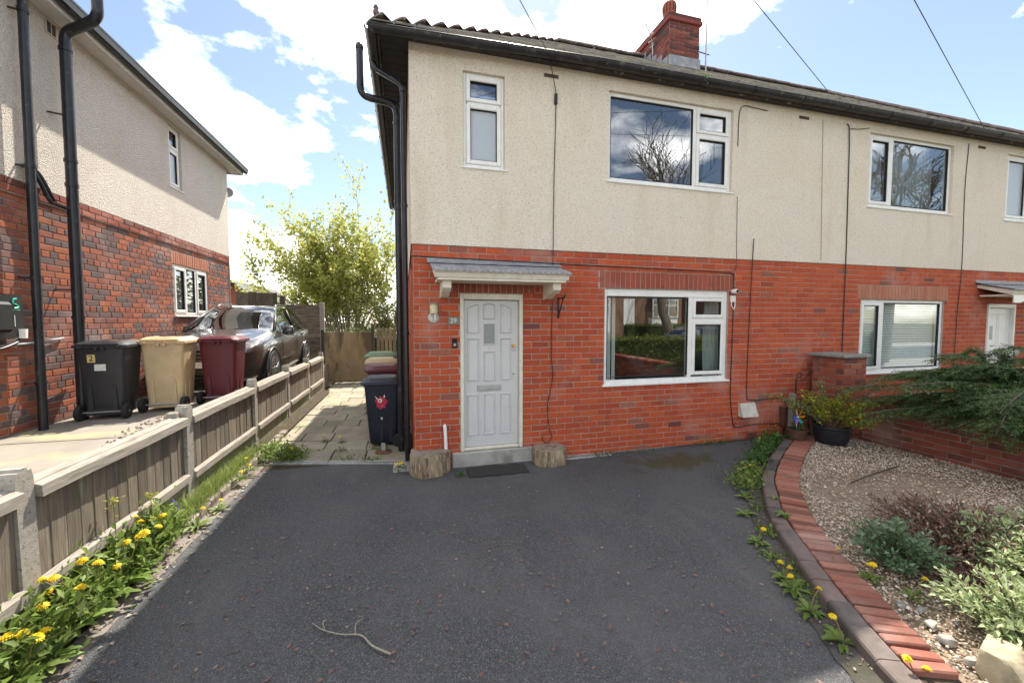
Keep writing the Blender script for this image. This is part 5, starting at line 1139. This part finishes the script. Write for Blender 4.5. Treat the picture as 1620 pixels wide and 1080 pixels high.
# bare street trees and hedge behind the camera (seen in the panes)
def bare(label, loc, ht, seed, lean=(0,0,1)):
    t = thing('bare_tree', label, 'tree', loc); q = random.Random(seed); out, tips = grow((0,0,-.2), lean, ht*.27, .34, 5, q, .60, 4, .10, .76, 4)
    out = [(p_, [max(r_, .013) for r_ in rr]) for p_, rr in out]
    tubes(out, BARK, 'trunk', t); return t
bare('bare branched street tree mirrored in the large upper window', (15.9,-16.2,0), 20, 4)
bare('bare overhanging street tree mirrored in the neighbour upper window', (20.5,-8.0,0), 14.0, 8, (-.1,.1,1))
HLF = leafmat('privet_leaf', [(.10,.13,.02), (.18,.20,.04), (.26,.25,.06), (.07,.11,.02)], .3)
def hedge(label, x0, x1, y0, y1, h):
    t = thing('front_hedge', label, 'hedge', ((x0+x1)/2, (y0+y1)/2, 0)); hx_, hy = (x1-x0)/2, (y1-y0)/2
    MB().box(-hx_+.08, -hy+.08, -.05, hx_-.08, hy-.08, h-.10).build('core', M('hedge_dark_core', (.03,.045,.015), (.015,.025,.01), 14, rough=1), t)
    n = int(1500*(x1-x0)); P = np.stack([NR.uniform(-hx_,hx_,n), NR.uniform(-hy,hy,n), NR.uniform(.05,h,n)], 1); sd_ = NR.integers(0,3,n); P[sd_ == 0, 2] = h-.05+NR.normal(0,.05,(sd_ == 0).sum()); P[sd_ == 1, 1] = hy-.03+NR.normal(0,.03,(sd_ == 1).sum()); P[sd_ == 2, 1] = -hy+.03
    leafcloud('foliage', P, NR.normal(0,.6,(n,3))+np.array([0,.2,.5]), .075, HLF, t)
hedge('long clipped front hedge mirrored in the lower window', 3.4, 19, -7.4, -6.7, 1.28)
hedge('short clipped hedge across the street mirrored in the lower window', 14, 31, -19, -18.3, 1.6)
def opposite(label, loc):
    t = thing('opposite_house', label, 'house', loc); MB().box(-5, -7, -1, 5, 0, 5.0).build('wall', M('opposite_brick', (.25,.15,.10), (.20,.115,.08), 14, rough=.9), t)
    MB().add([(-5.4,.4,5.0), (5.4,.4,5.0), (5.4,-7.4,5.0), (-5.4,-7.4,5.0), (-2,-3.5,7.6), (2,-3.5,7.6)], [(0,1,5,4), (2,3,4,5), (1,2,5), (3,0,4)]).build('roof', TILE, t, fix=False)
    for x, z, ww in ((-3.2,.6,2.4), (3.0,.6,2.4), (-3.0,3.1,2.0), (3.0,3.1,2.0)):
        f = MB(); y = .55 if z < 1 else .0; ring(f, x-ww/2, x+ww/2, z, z+1.5, .09, y, y+.08); f.cbox(x-.35, y, z+.09, x-.27, y+.08, z+1.41); f.cbox(x+.27, y, z+.09, x+.35, y+.08, z+1.41); f.cbox(x-ww/2+.09, y+.002, z+.95, x+ww/2-.09, y+.075, z+1.03)
        wo_ = f.build('window', UPVC, t); MB().box(x-ww/2+.05, y-.03, z+.05, x+ww/2-.05, y-.01, z+1.45).build('pane', GLASS, wo_)
        if z < 1: MB().box(x-ww/2, .01, z-1.2, x+ww/2, .54, z-.01).build('bay_base', UPVC, t); MB().box(x-ww/2-.1, .005, z+1.51, x+ww/2+.1, .65, z+1.65).build('bay_roof', LEAD, t)
    MB().cbox(-.5, -.02, .0, .5, .06, 2.1).build('door', UPVC, t)
opposite('brown brick house across the street mirrored in the lower window', (17.5,-24,1.5))
opposite('second brown brick house farther along the opposite side of street', (31,-24,1.5))
# conifer spreading over the garden wall
CON = leafmat('conifer_needle', [(.03,.075,.024), (.05,.12,.034), (.08,.17,.045), (.12,.22,.06), (.045,.10,.036), (.14,.14,.06)], .3)
cf = thing('spreading_conifer', 'dark green spreading conifer sprawling over the brick garden wall', 'shrub', (7.5,-2.0,0)); q = random.Random(21); out = []; P = []; D = []
tgts = []
for k in range(120):
    u = q.random()
    if u < .38: e = Vector((q.uniform(-1.75,-.95), q.uniform(-1.3,1.15), q.uniform(.5,1.05)))     # draped over the wall
    elif u < .72: e = Vector((q.uniform(-1.0,.3), q.uniform(-1.2,1.2), q.uniform(1.0,1.42)))
    else: e = Vector((q.uniform(.2,1.9), q.uniform(-1.2,1.2), q.uniform(.8,1.40)))
    if e.y > .6: e.z = min(e.z, 1.05)
    tgts.append(e)
for e in tgts:
    st0 = Vector((q.uniform(-.15,.7), q.uniform(-.6,.5), q.uniform(.45,.8))); mid = st0.lerp(e, q.uniform(.4,.6)); mid.z = max(1.05, e.z+.25)*q.uniform(.95,1.15)
    if e.x < -.9: mid.x = min(mid.x, -.55)
    n = 9; pts = [Vector(p) for p in arc(st0, mid, e, n)]; ln = (e-st0).length
    out.append(([tuple(p) for p in pts], [.014*(1-.75*i/n)+.002 for i in range(n+1)]))
    for i in range(1, n*5):
        t = i/(n*5); j = min(n-1, int(t*n)); p = pts[j].lerp(pts[j+1], t*n-j); dd = (pts[j+1]-pts[j]).normalized()
        for sg in (-1, 1):
            sl_ = (.10+.26*(1-t)*q.uniform(.5,1))*min(1, t*3+.25)*ln/1.1; sdv = (dd*.75 + dd.cross(Vector((0,0,1))).normalized()*sg*.75 + Vector((0,0,q.uniform(-.35,.12)))).normalized()
            e = p+sdv*sl_-Vector((0,0,.10*sl_)); 
            if i % 2 == 0: out.append(([tuple(p), tuple(e)], [.0028,.0012]))
            m_ = max(3, int(sl_/.017))
            for s_ in range(m_):
                u = (s_+.5)/m_; w_ = p.lerp(e, u); sd2 = sdv.cross(Vector((0,0,1))).normalized()
                for g in (-1, 1): P.append(tuple(w_)); D.append(tuple(sdv*.55+sd2*g*.8+Vector((0,0,.05))))
tubes(out, BARK, 'branches', cf); leafcloud('foliage', P, D, .036, CON, cf, .30, .1, .3)
# neighbour shrub by the white door
def bush(name, label, loc, n, rad, hts, m, lsize, seed, stems=9, wid=.45, cat='shrub', bark=None, dr=.3, jit=.35, per=None):
    t = thing(name, label, cat, loc); q = random.Random(seed); out = []; P = []; D = []
    for k in range(stems):
        a = q.uniform(0, 2*pi); rr = rad*sqrt(q.random()); e = Vector((rr*cos(a), rr*sin(a), q.uniform(hts[0], hts[1])*(1-.35*(rr/rad)**2))); mid = Vector((e.x*.35, e.y*.35, e.z*.65))
        pts = [Vector(p) for p in arc((q.uniform(-.04,.04), q.uniform(-.04,.04), -.03), mid, e, 7)]; out.append(([tuple(p) for p in pts], [.007*(1-.7*i/7)+.0015 for i in range(8)]))
        for i in range(max(4, n//stems)):
            u = q.uniform(dr, 1)**.8; j = min(6, int(u*7)); p = pts[j].lerp(pts[j+1], u*7-j); d = (pts[j+1]-pts[j]).normalized(); sp = .35*rad*(1-u*.5); o_ = Vector((q.gauss(0,1), q.gauss(0,1), q.gauss(0,.6))).normalized()
            P.append(tuple(p+o_*sp*q.random()*.5)); D.append(tuple(d*.5+o_*.8+Vector((0,0,.25))))
    tubes(out, bark or BARK, 'stems', t); leafcloud('foliage', P, D, lsize, m, t, wid, .2, jit); return t
GL = leafmat('mid_green_leaf', [(.04,.10,.02), (.07,.15,.03), (.10,.19,.04), (.05,.12,.03)], .35)
bush('broadleaf_shrub', 'light green broadleaf shrub in front of the neighbour white door', (9.6,-1.35,.0), 1500, .62, (1.2,1.85), leafmat('bright_leaf', [(.06,.14,.03), (.10,.20,.05), (.14,.24,.06)], .4), .075, 31, 16, .55, dr=.45)
bush('broadleaf_shrub', 'dark shrub at the right edge beyond the conifer', (9.9,-2.5,.0), 1500, .6, (1.0,1.7), GL, .07, 33, 14, .5)
tag(MB().lathe([(0,-.015), (.06,-.012), (.075,0), (.06,.012), (0,.015)], (11.5,-.03,1.25), 16, 'y').build('door_plaque', UPVC), 'round white plaque beside the neighbour white door', 'plaque')
# pots
def pot(label, loc, prof, m, rz=0):
    t = thing('plant_pot', label, 'plant pot', loc, rz); MB().lathe(prof, (0,0,0), 28).build('pot', m, t, 'a'); MB().lathe([(0,prof[-1][1]-.03), (prof[-1][0]-.005,prof[-1][1]-.03)], (0,0,0), 20).build('compost', SOIL, t, fix=False); return t
pot('large black plant pot at the top of the curved bed', (5.85,-.72,.10), [(0,.0), (.17,.0), (.185,.03), (.20,.05), (.215,.22), (.235,.235), (.235,.255), (.21,.255), (.20,.20)], M('black_pot_plastic', (.016,.018,.024), (.024,.026,.033), 10, rough=.4))
pot('small ribbed brown plant pot left of the black pot', (5.50,-.48,.09), [(0,0), (.10,0), (.112,.02), (.117,.05), (.112,.056), (.12,.06), (.124,.10), (.119,.106), (.127,.11), (.131,.15), (.140,.155), (.140,.175), (.122,.175), (.115,.14)], M('brown_pot_plastic', (.085,.04,.028), (.11,.055,.04), 10, rough=.45))
YLF = leafmat('yellow_green_small_leaf', [(.22,.26,.03), (.34,.36,.05), (.46,.44,.06), (.17,.23,.03), (.13,.19,.03)], .4)
bush('potted_shrub', 'yellow green arching small leaved shrub in the black pot', (5.85,-.72,.30), 2600, .58, (.22,.66), YLF, .044, 41, 34, .55, bark=M('reddish_twig', (.20,.10,.06), (.14,.08,.05), 10), dr=.3)
q_ = thing('potted_shrub', 'long arching spray leaning left from the black pot towards wall', 'shrub', (5.80,-.62,.32)); out = []; P = []; D = []
for a in ((-.72,.30,.42), (-.50,.22,.36), (.05,.1,.62)):
    pts = [Vector(p) for p in arc((0,0,0), (a[0]*.4, a[1]*.4, a[2]*1.0), a, 10)]; out.append(([tuple(p) for p in pts], [.006-.0004*i for i in range(11)]))
    for i in range(230):
        u = R.uniform(.25,1); j = min(9, int(u*10)); p = pts[j].lerp(pts[j+1], u*10-j); P.append(tuple(p+Vector((R.gauss(0,.025), R.gauss(0,.025), R.gauss(0,.03))))); D.append((R.gauss(0,1), R.gauss(0,1), R.gauss(.2,.7)))
tubes(out, BARKP, 'stems', q_); leafcloud('foliage', P, D, .035, leafmat('variegated_leaf', [(.14,.19,.05), (.24,.28,.10), (.32,.34,.14)], .35), q_, .5)
bush('pot_seedlings', 'small green seedlings filling the brown pot', (5.50,-.48,.24), 160, .10, (.05,.12), GL, .04, 43, 12, .5, 'plant')
bush('potted_shrub', 'dark purple leaved plant behind the pots', (5.98,-.36,.08), 500, .17, (.45,.72), leafmat('purple_leaf', [(.045,.015,.03), (.07,.02,.04), (.10,.03,.05)], .25), .045, 44, 12, .5)
pw = thing('pinwheel', 'rainbow pinwheel stuck in the small brown pot', 'pinwheel', (5.46,-.50,.24))
MB().tube([(0,0,-.05), (0,0,.20)], .004, 6).build('stick', UPVC, pw)
for k, c in enumerate(((.80,.76,.82), (.85,.62,.05), (.85,.42,.02), (.02,.40,.32), (.32,.10,.50), (.03,.15,.60))):
    a = pi/2+.5-k*pi/3; b = MB(); c0 = Vector((0,-.012,.21)); f = lambda r_, g, y: tuple(c0+Vector((r_*cos(a+g), y, r_*sin(a+g))))
    b.add([tuple(c0), f(.06,-.35,-.004), f(.115,-.05,-.022), f(.10,.25,-.03), f(.05,.35,-.02)], [(0,1,2,3,4)]); b.build('blade', leafmat('pinwheel_%d' % k, [c, c], .3, .3), pw, fix=False)
MB().lathe([(0,-.035), (.01,-.03), (.01,-.005)], (0,0,.21), 10, 'y').build('hub', UPVC, pw)
# foreground shrubs
GG = leafmat('grey_green_leaf', [(.10,.18,.085), (.15,.25,.12), (.22,.32,.18), (.08,.14,.065)], .3)
bush('hebe_shrub', 'grey green bushy evergreen on the gravel near the edging bricks', (3.33,-3.06,.05), 3600, .30, (.18,.38), GG, .040, 51, 70, .38, dr=.15, jit=.2)
PLF = leafmat('pale_variegated_leaf', [(.30,.38,.16), (.42,.48,.26), (.22,.32,.12), (.50,.54,.34)], .3)
bush('pale_shrub', 'pale leafy shrub in sunlight behind the buff boulder', (3.20,-3.72,.05), 2200, .37, (.18,.40), PLF, .052, 52, 60, .34, dr=.3, jit=.25)
bush('pale_shrub', 'pale leafy shrub at the right edge above the heather', (4.0,-3.44,.05), 2400, .44, (.26,.48), PLF, .05, 53, 50, .34, dr=.3, jit=.25)
bush('pale_shrub', 'small pale sprig among the brown heather at right', (4.55,-3.2,.05), 500, .25, (.25,.46), PLF, .06, 57, 18, .34, dr=.4)
HTH = leafmat('dead_heather', [(.06,.025,.02), (.14,.06,.045), (.26,.14,.10), (.09,.04,.03), (.36,.24,.18), (.05,.025,.022)], .15)
bush('dead_heather', 'mound of brown dead heather between the grey green and pale shrubs', (4.05,-3.10,.04), 9000, .68, (.16,.40), HTH, .045, 54, 150, .28, dr=.1, jit=.4)
bush('dead_heather', 'low brown dead heather in front of the grey green shrub', (3.50,-3.42,.04), 2600, .36, (.08,.20), HTH, .04, 55, 60, .28, dr=.1, jit=.4)
# rosette weeds and dandelions
DLF = leafmat('dandelion_leaf', [(.09,.15,.025), (.14,.22,.04), (.22,.31,.07), (.11,.17,.04), (.27,.35,.10)], .42)
def rosette(seed, n, ln):
    q = random.Random(seed); b = MB()
    for k in range(n):
        a = 2*pi*k/n+q.uniform(-.3,.3); L_ = ln*q.uniform(.6,1.15); up = q.uniform(.25,.9); wv = q.uniform(.12,.2)*L_; m_ = 8; dx, dy = cos(a), sin(a); C_, A_, B_ = [], [], []
        for i in range(m_+1):
            t = i/m_; r_ = L_*(t*(1-.12*up)); z = L_*up*(t-.75*t*t)*1.1+.004; wd = wv*(sin(pi*min(1, t*.92+.06))**.8)*(.62+.38*(i % 2))*(1 if i else .25)*(0 if i == m_ else 1)
            C_.append((dx*r_, dy*r_, z)); A_.append((dx*r_-dy*wd, dy*r_+dx*wd, z+wd*.35)); B_.append((dx*r_+dy*wd, dy*r_-dx*wd, z+wd*.35))
        b.grid([A_, C_, B_])
    return b.mesh('leaves', DLF, False, False)
ROS = [rosette(100+i, 9+i, .15) for i in range(5)]
YEL = leafmat('dandelion_yellow', [(.85,.62,.02), (.90,.70,.04), (.80,.54,.02)], .25)
fb = MB(); q = random.Random(3)
for ringi, (nn, r_, h) in enumerate(((18,.022,.001), (16,.019,.006), (13,.014,.010), (8,.008,.013))):
    for k in range(nn):
        a = 2*pi*k/nn+ringi*.2; e = r_*q.uniform(.85,1.1); w_ = .0035; fb.add([(0,0,.004), (e*.6*cos(a)-w_*sin(a), e*.6*sin(a)+w_*cos(a), h+.003), (e*cos(a), e*sin(a), h), (e*.6*cos(a)+w_*sin(a), e*.6*sin(a)-w_*cos(a), h+.003)], [(0,1,2,3)])
FLO = fb.mesh('flower', YEL, False, False)
STK = M('flower_stalk', (.22,.20,.07), (.28,.16,.08), 20)
def dandelion(x, y, z, s, fl, label, ros=True):
    t = thing('dandelion', label, 'dandelion', (x, y, z), R.uniform(0,6), 'dandelion plants')
    if ros:
        o = bpy.data.objects.new('leaves', R.choice(ROS)); col.objects.link(o); o.parent = t; o.scale = (s,)*3
    for h in fl:
        a = R.uniform(0,6); e = Vector((cos(a)*h*.35, sin(a)*h*.35, h)); pts = arc((0,0,0), (e.x*.2, e.y*.2, h*.7), tuple(e), 5)
        st_ = MB().tube(pts, .0032, 5).build('stalk', STK, t, True)
        f = bpy.data.objects.new('flower', FLO); col.objects.link(f); f.parent = t; f.location = e; f.rotation_euler = (R.uniform(-.5,.3), R.uniform(-.4,.4), R.uniform(0,6)); f.scale = (1.15*s if s > 1 else 1.1,)*3
    return t
BED = 'dandelion plant with yellow flowers in the crowded weeds along the fence foot'
ORD = ['nearest', 'second', 'third', 'fourth', 'fifth', 'sixth', 'seventh', 'eighth', 'ninth', 'tenth', 'eleventh', 'twelfth', 'thirteenth', 'fourteenth', 'farthest']
for i in range(15):
    y = -2.78+i*.10+R.uniform(-.05,.05); dandelion(-2.08+R.uniform(-.06,.13), y, .06, R.uniform(1.1,1.6), [R.uniform(.16,.34) for _ in range(R.choice((1,2,2)))], ORD[i]+' flowering dandelion from the camera in the crowd along the fence foot')
for x, y, s, n, lb in ((-1.93,-.95,1,1,'dandelion on the edging strip near the leafy weeds'), (-1.90,-.62,.9,1,'dandelion on the edging strip where the sun ends'), (-1.93,.02,.8,1,'dandelion beside the kerb stones halfway up'), (-1.92,.33,.8,2,'pair of dandelion flowers near the top of the kerb stones'), (-1.62,.86,.9,2,'dandelion in the weeds at the mouth of the side path'), (-1.70,1.15,.8,1,'dandelion in the weeds by the second fence post'), (-.20,.03,.7,2,'dandelion by the drain next to the taller log slice'), (-1.30,1.55,.6,1,'dandelion between path slabs'), (-1.05,1.45,.6,1,'small dandelion rosette between the path slabs'), (-.58,1.55,.7,0,'green rosette between slabs beside the stickered bin'),
    (2.78,-2.45,0.72,1,'dandelion on the drive against the curved kerb'), (2.62,-2.88,0.86,2,'dandelion with two flowers sprawling over the curved kerb'), (2.58,-2.98,0.94,1,'large dandelion rosette on the drive by the curved kerb'), (2.52,-3.18,0.79,1,'dandelion in the gutter of the kerb near the bottom'), (2.50,-3.42,0.86,1,'dandelion rosette close to the camera by the kerb end'), (2.60,-3.72,0.86,2,'sunlit dandelion at the very bottom of the kerb'), (2.98,-3.12,0.65,2,'dandelion growing between edging bricks and heather'), (3.05,-3.32,0.65,1,'dandelion beside the low heather'), (2.92,-2.90,0.43,1,'dandelion on top of the edging bricks'), (3.02,-2.02,0.79,0,'leafy rosette against the kerb below the bend'), (3.18,-2.28,0.65,0,'small rosette on top of the kerb bricks'), (3.32,-1.72,0.86,0,'spreading rosette at the widest bend of kerb'), (3.42,-1.98,0.43,0,'tiny rosette on the edging bricks'), (5.0,-.33,.8,1,'dandelion in the green weeds near the small pot'), (3.95,-1.18,0.79,1,'dandelion with a flower among the weeds at kerb bend'), (2.72,-2.62,.55,0,'flat rosette lying on the drive edge')):
    if x > 2.2 and x < 2.85 and y < -2.4: x -= .06+.16*min(1, max(0, (-2.6-y)))
    on_bed = x > 2.85 and y < -2.85; zz = .075 if on_bed else (.10 if 'top of' in lb or 'on the edging bricks' in lb else .004); zz = .06 if lb.startswith('dandelion beside the kerb') or 'kerb stones' in lb else zz
    dandelion(x, y, zz, s, [R.uniform(.07,.16) for _ in range(n)], lb)
def weeds(label, pts, n, m, size, ht, name='weeds', wid=.5, cat='weeds'):
    t = []; P = []; D = []
    for _ in range(n):
        a = R.choice(pts); x, y = R.gauss(a[0], a[3]), R.gauss(a[1], a[3]*(a[4] if len(a) > 4 else 1)); h = abs(R.gauss(0, .5))*ht*a[5] if len(a) > 5 else abs(R.gauss(0,.5))*ht; P.append((x, y, a[2]+h)); D.append((R.gauss(0,.6), R.gauss(0,.6), R.uniform(.2,1.2)))
    o = leafcloud(name, P, D, size, m, None, wid, .2, .2, 'stuff'); return tag(o, label, cat)
weeds('bright sunlit leafy weeds crowding the fence foot at lower left', [(-2.08,-2.85+i*.14,.05,.085) for i in range(13)], 5200, DLF, .075, .24, wid=.36)
weeds('leafy weeds at the mouth of the side path by second post', [(-1.86,.95,.01,.16), (-1.70,.90,.0,.12), (-1.96,1.15,.03,.10), (-1.6,.85,0,.08)], 1500, DLF, .05, .14)
weeds('green weeds along the top of the curved kerb by pots', [(4.9,-.50,.0,.09), (5.15,-.40,.0,.09), (4.6,-.72,0,.09), (5.3,-.28,0,.07), (4.3,-.95,0,.08)], 1100, GL, .055, .16)
weeds('weeds clustered at the bend of the curved kerb', [(3.75,-1.35,0,.10), (3.55,-1.50,0,.10), (3.95,-1.15,0,.08)], 700, DLF, .05, .12)
weeds('sparse weeds scattered along the foot of curved kerb', [(3.3,-1.95,0,.08), (2.95,-2.35,0,.06), (2.7,-2.75,0,.08), (2.55,-3.05,0,.07)], 420, DLF, .04, .05)
weeds('thin moss and weeds along the foot of the front wall', [(2.5,-.14,0,.10,.3), (3.1,-.16,0,.14,.3), (4.2,-.10,0,.2,.2), (4.5,-.1,0,.1,.3), (.52,-.34,0,.035), (-.18,.02,0,.05)], 420, GL, .035, .05)
weeds('small weeds growing in the joints of the side path', [(-1.5,.80,0,.10,.3), (-.9,.62,0,.12,.3), (-.5,.95,0,.06), (-1.0,1.0,0,.05), (-.55,.50,0,.08,.3), (-2.05,2.6,0,.06,3), (-2.0,5.5,0,.07,3), (-1.2,7.4,0,.3,.2)], 520, DLF, .035, .04)
# grass blades along the bed
def grass(label, pts, n, ln):
    b = MB()
    for _ in range(n):
        c = R.choice(pts); x, y = R.gauss(c[0], c[2]), R.gauss(c[1], c[3]); a = R.uniform(0, 6.28); l = ln*R.uniform(.5,1.2); w_ = .0035; z = c[4]; dx, dy = cos(a), sin(a); k = R.uniform(.2,.8); P = []
        for t in (0, .4, .75, 1):
            r_ = l*k*t*t; zz = z+l*(t-.45*k*t*t); ww = w_*(1-t*.9); P.append([(x+dx*r_-dy*ww, y+dy*r_+dx*ww, zz), (x+dx*r_+dy*ww, y+dy*r_-dx*ww, zz)])
        b.grid(P)
    return tag(b.build('grass', leafmat('grass_blade', [(.12,.20,.03), (.20,.28,.05), (.28,.34,.10), (.34,.36,.16)], .4), None, fix=False, kind='stuff'), label, 'grass')
grass('pale grass tufts along the fence foot above the kerb stones', [(-2.09,-2.7+i*.18,.05,.10,.06) for i in range(20)], 4200, .20)
grass('sparse grass at the fence foot farther along the path', [(-2.10,1.9+i*.5,.03,.15,.03) for i in range(6)], 350, .10)
BLU = leafmat('bluebell', [(.25,.22,.60), (.35,.30,.68)], .3)
for k, (x, y) in enumerate(((-2.10,-1.18), (-2.09,-.98), (-2.12,-1.95), (-2.05,-1.75))):
    t = thing('bluebell', 'bluebell with nodding lilac flowers growing against the fence foot', 'bluebell', (x, y, .05), 0, 'bluebells by the fence'); MB().tube(arc((0,0,0), (0,.01,.2), (.03,.02,.25), 5), .003, 5).build('stalk', STK, t)
    for j in range(5): MB().lathe([(.003,0), (.008,-.006), (.009,-.02), (.014,-.026)], (.012*j*.6+.01*(j % 2), .01*(j % 3), .25-.022*j), 6).build('flower', BLU, t, fix=False)
# honesty-like tall stems against the fence
for k, (x, y, h) in enumerate(((-2.11,-1.70,.55), (-2.10,-1.30,.42))):
    t = thing('tall_weed', 'tall thin weed with yellow green buds against fence, %s one' % ('taller left' if k == 0 else 'shorter right'), 'weed', (x, y, .06)); MB().tube(spl([(0,0,0), (.01,.02,h*.5), (.0,.03,h)]), .003, 5).build('stem', STK, t, True)
    P = [(R.gauss(0,.02), .03+R.gauss(0,.02), h-abs(R.gauss(0,.06))) for _ in range(40)]; leafcloud('buds', P, [(R.gauss(0,1), R.gauss(0,1), .5) for _ in P], .03, YLF, t, .5)
# litter on the drive
b = MB()
for _ in range(1100):
    if R.random() < .6: x, y = R.uniform(-1.8, 2.3), R.uniform(-4.0, -1.2)
    else: x, y = R.uniform(-1.85, 4.5), R.uniform(-4.5, -.2)
    if inside(x, y) or (x > 2.2 and x > 2.45+max(0, y+3.4)*.9): continue
    s = R.uniform(.006,.020); a = R.uniform(0,6.28); b.add([(x+s*cos(a), y+s*sin(a), .014), (x-s*.5*sin(a), y+s*.5*cos(a), .012+R.uniform(0,.01)), (x-s*cos(a), y-s*sin(a), .013), (x+s*.5*sin(a), y-s*.5*cos(a), .012)], [(0,1,2,3)])
tag(b.build('leaf_litter', leafmat('litter', [(.16,.075,.055), (.22,.12,.09), (.12,.06,.05), (.28,.20,.15)], .1), None, fix=False, kind='stuff'), 'small reddish leaf scraps strewn over the asphalt drive', 'leaf litter')
b = MB()
for _ in range(260):
    x = R.uniform(2.3, 3.4) if R.random() < .6 else R.uniform(-2.0,-1.75); y = R.uniform(-4.2,-2.2) if x > 0 else R.uniform(-3.2,.4); s = R.uniform(.008,.022); a = R.uniform(0,6.28); z = .015 if x < 2.5 else .10; 
    if x > 0 and not inside(x, y): continue
    b.add([(x+s*cos(a), y+s*sin(a), z), (x-s*.6*sin(a), y+s*.6*cos(a), z+.006), (x-s*cos(a), y-s*sin(a), z), (x+s*.6*sin(a), y-s*.6*cos(a), z+.004)], [(0,1,2,3)])
tag(b.build('leaf_litter', leafmat('pale_litter', [(.36,.26,.18), (.42,.36,.28), (.26,.17,.11)], .1), None, fix=False, kind='stuff'), 'pale dry leaf scraps along the bed edges', 'leaf litter')
b = MB()
for _ in range(420):
    if R.random() < .6:
        p, d = on(R.uniform(3.2, 7.4)); nrm = Vector((-d.y, d.x, 0)); k = p-nrm*abs(R.gauss(.05,.07)); x, y = k.x, k.y
    else: x, y = R.gauss(-1.88,.04), R.uniform(-3.4,.5)
    s = R.uniform(.004,.014); a = R.uniform(0,6.28); z = R.uniform(.018,.024); b.add([(x+s*cos(a), y+s*sin(a), z), (x-s*.6*sin(a), y+s*.6*cos(a), z+.005), (x-s*cos(a), y-s*sin(a), z), (x+s*.6*sin(a), y-s*.6*cos(a), z+.004)], [(0,1,2,3)])
tag(b.build('grit', leafmat('edge_grit', [(.09,.06,.045), (.16,.10,.075), (.30,.24,.19), (.06,.045,.035)], .05), None, fix=False, kind='stuff'), 'dark grit and leaf crumbs gathered along the kerb edges of drive', 'grit')
gw_ = bush('gutter_weed', 'little green weed sprouting from the front gutter', (3.95,-.21,5.15), 60, .07, (.04,.10), GL, .04, 77, 6, .4, 'weed')
print('OBJECTS', len(bpy.data.objects), 'TRIS', sum(len(m.polygons) for m in bpy.data.meshes))
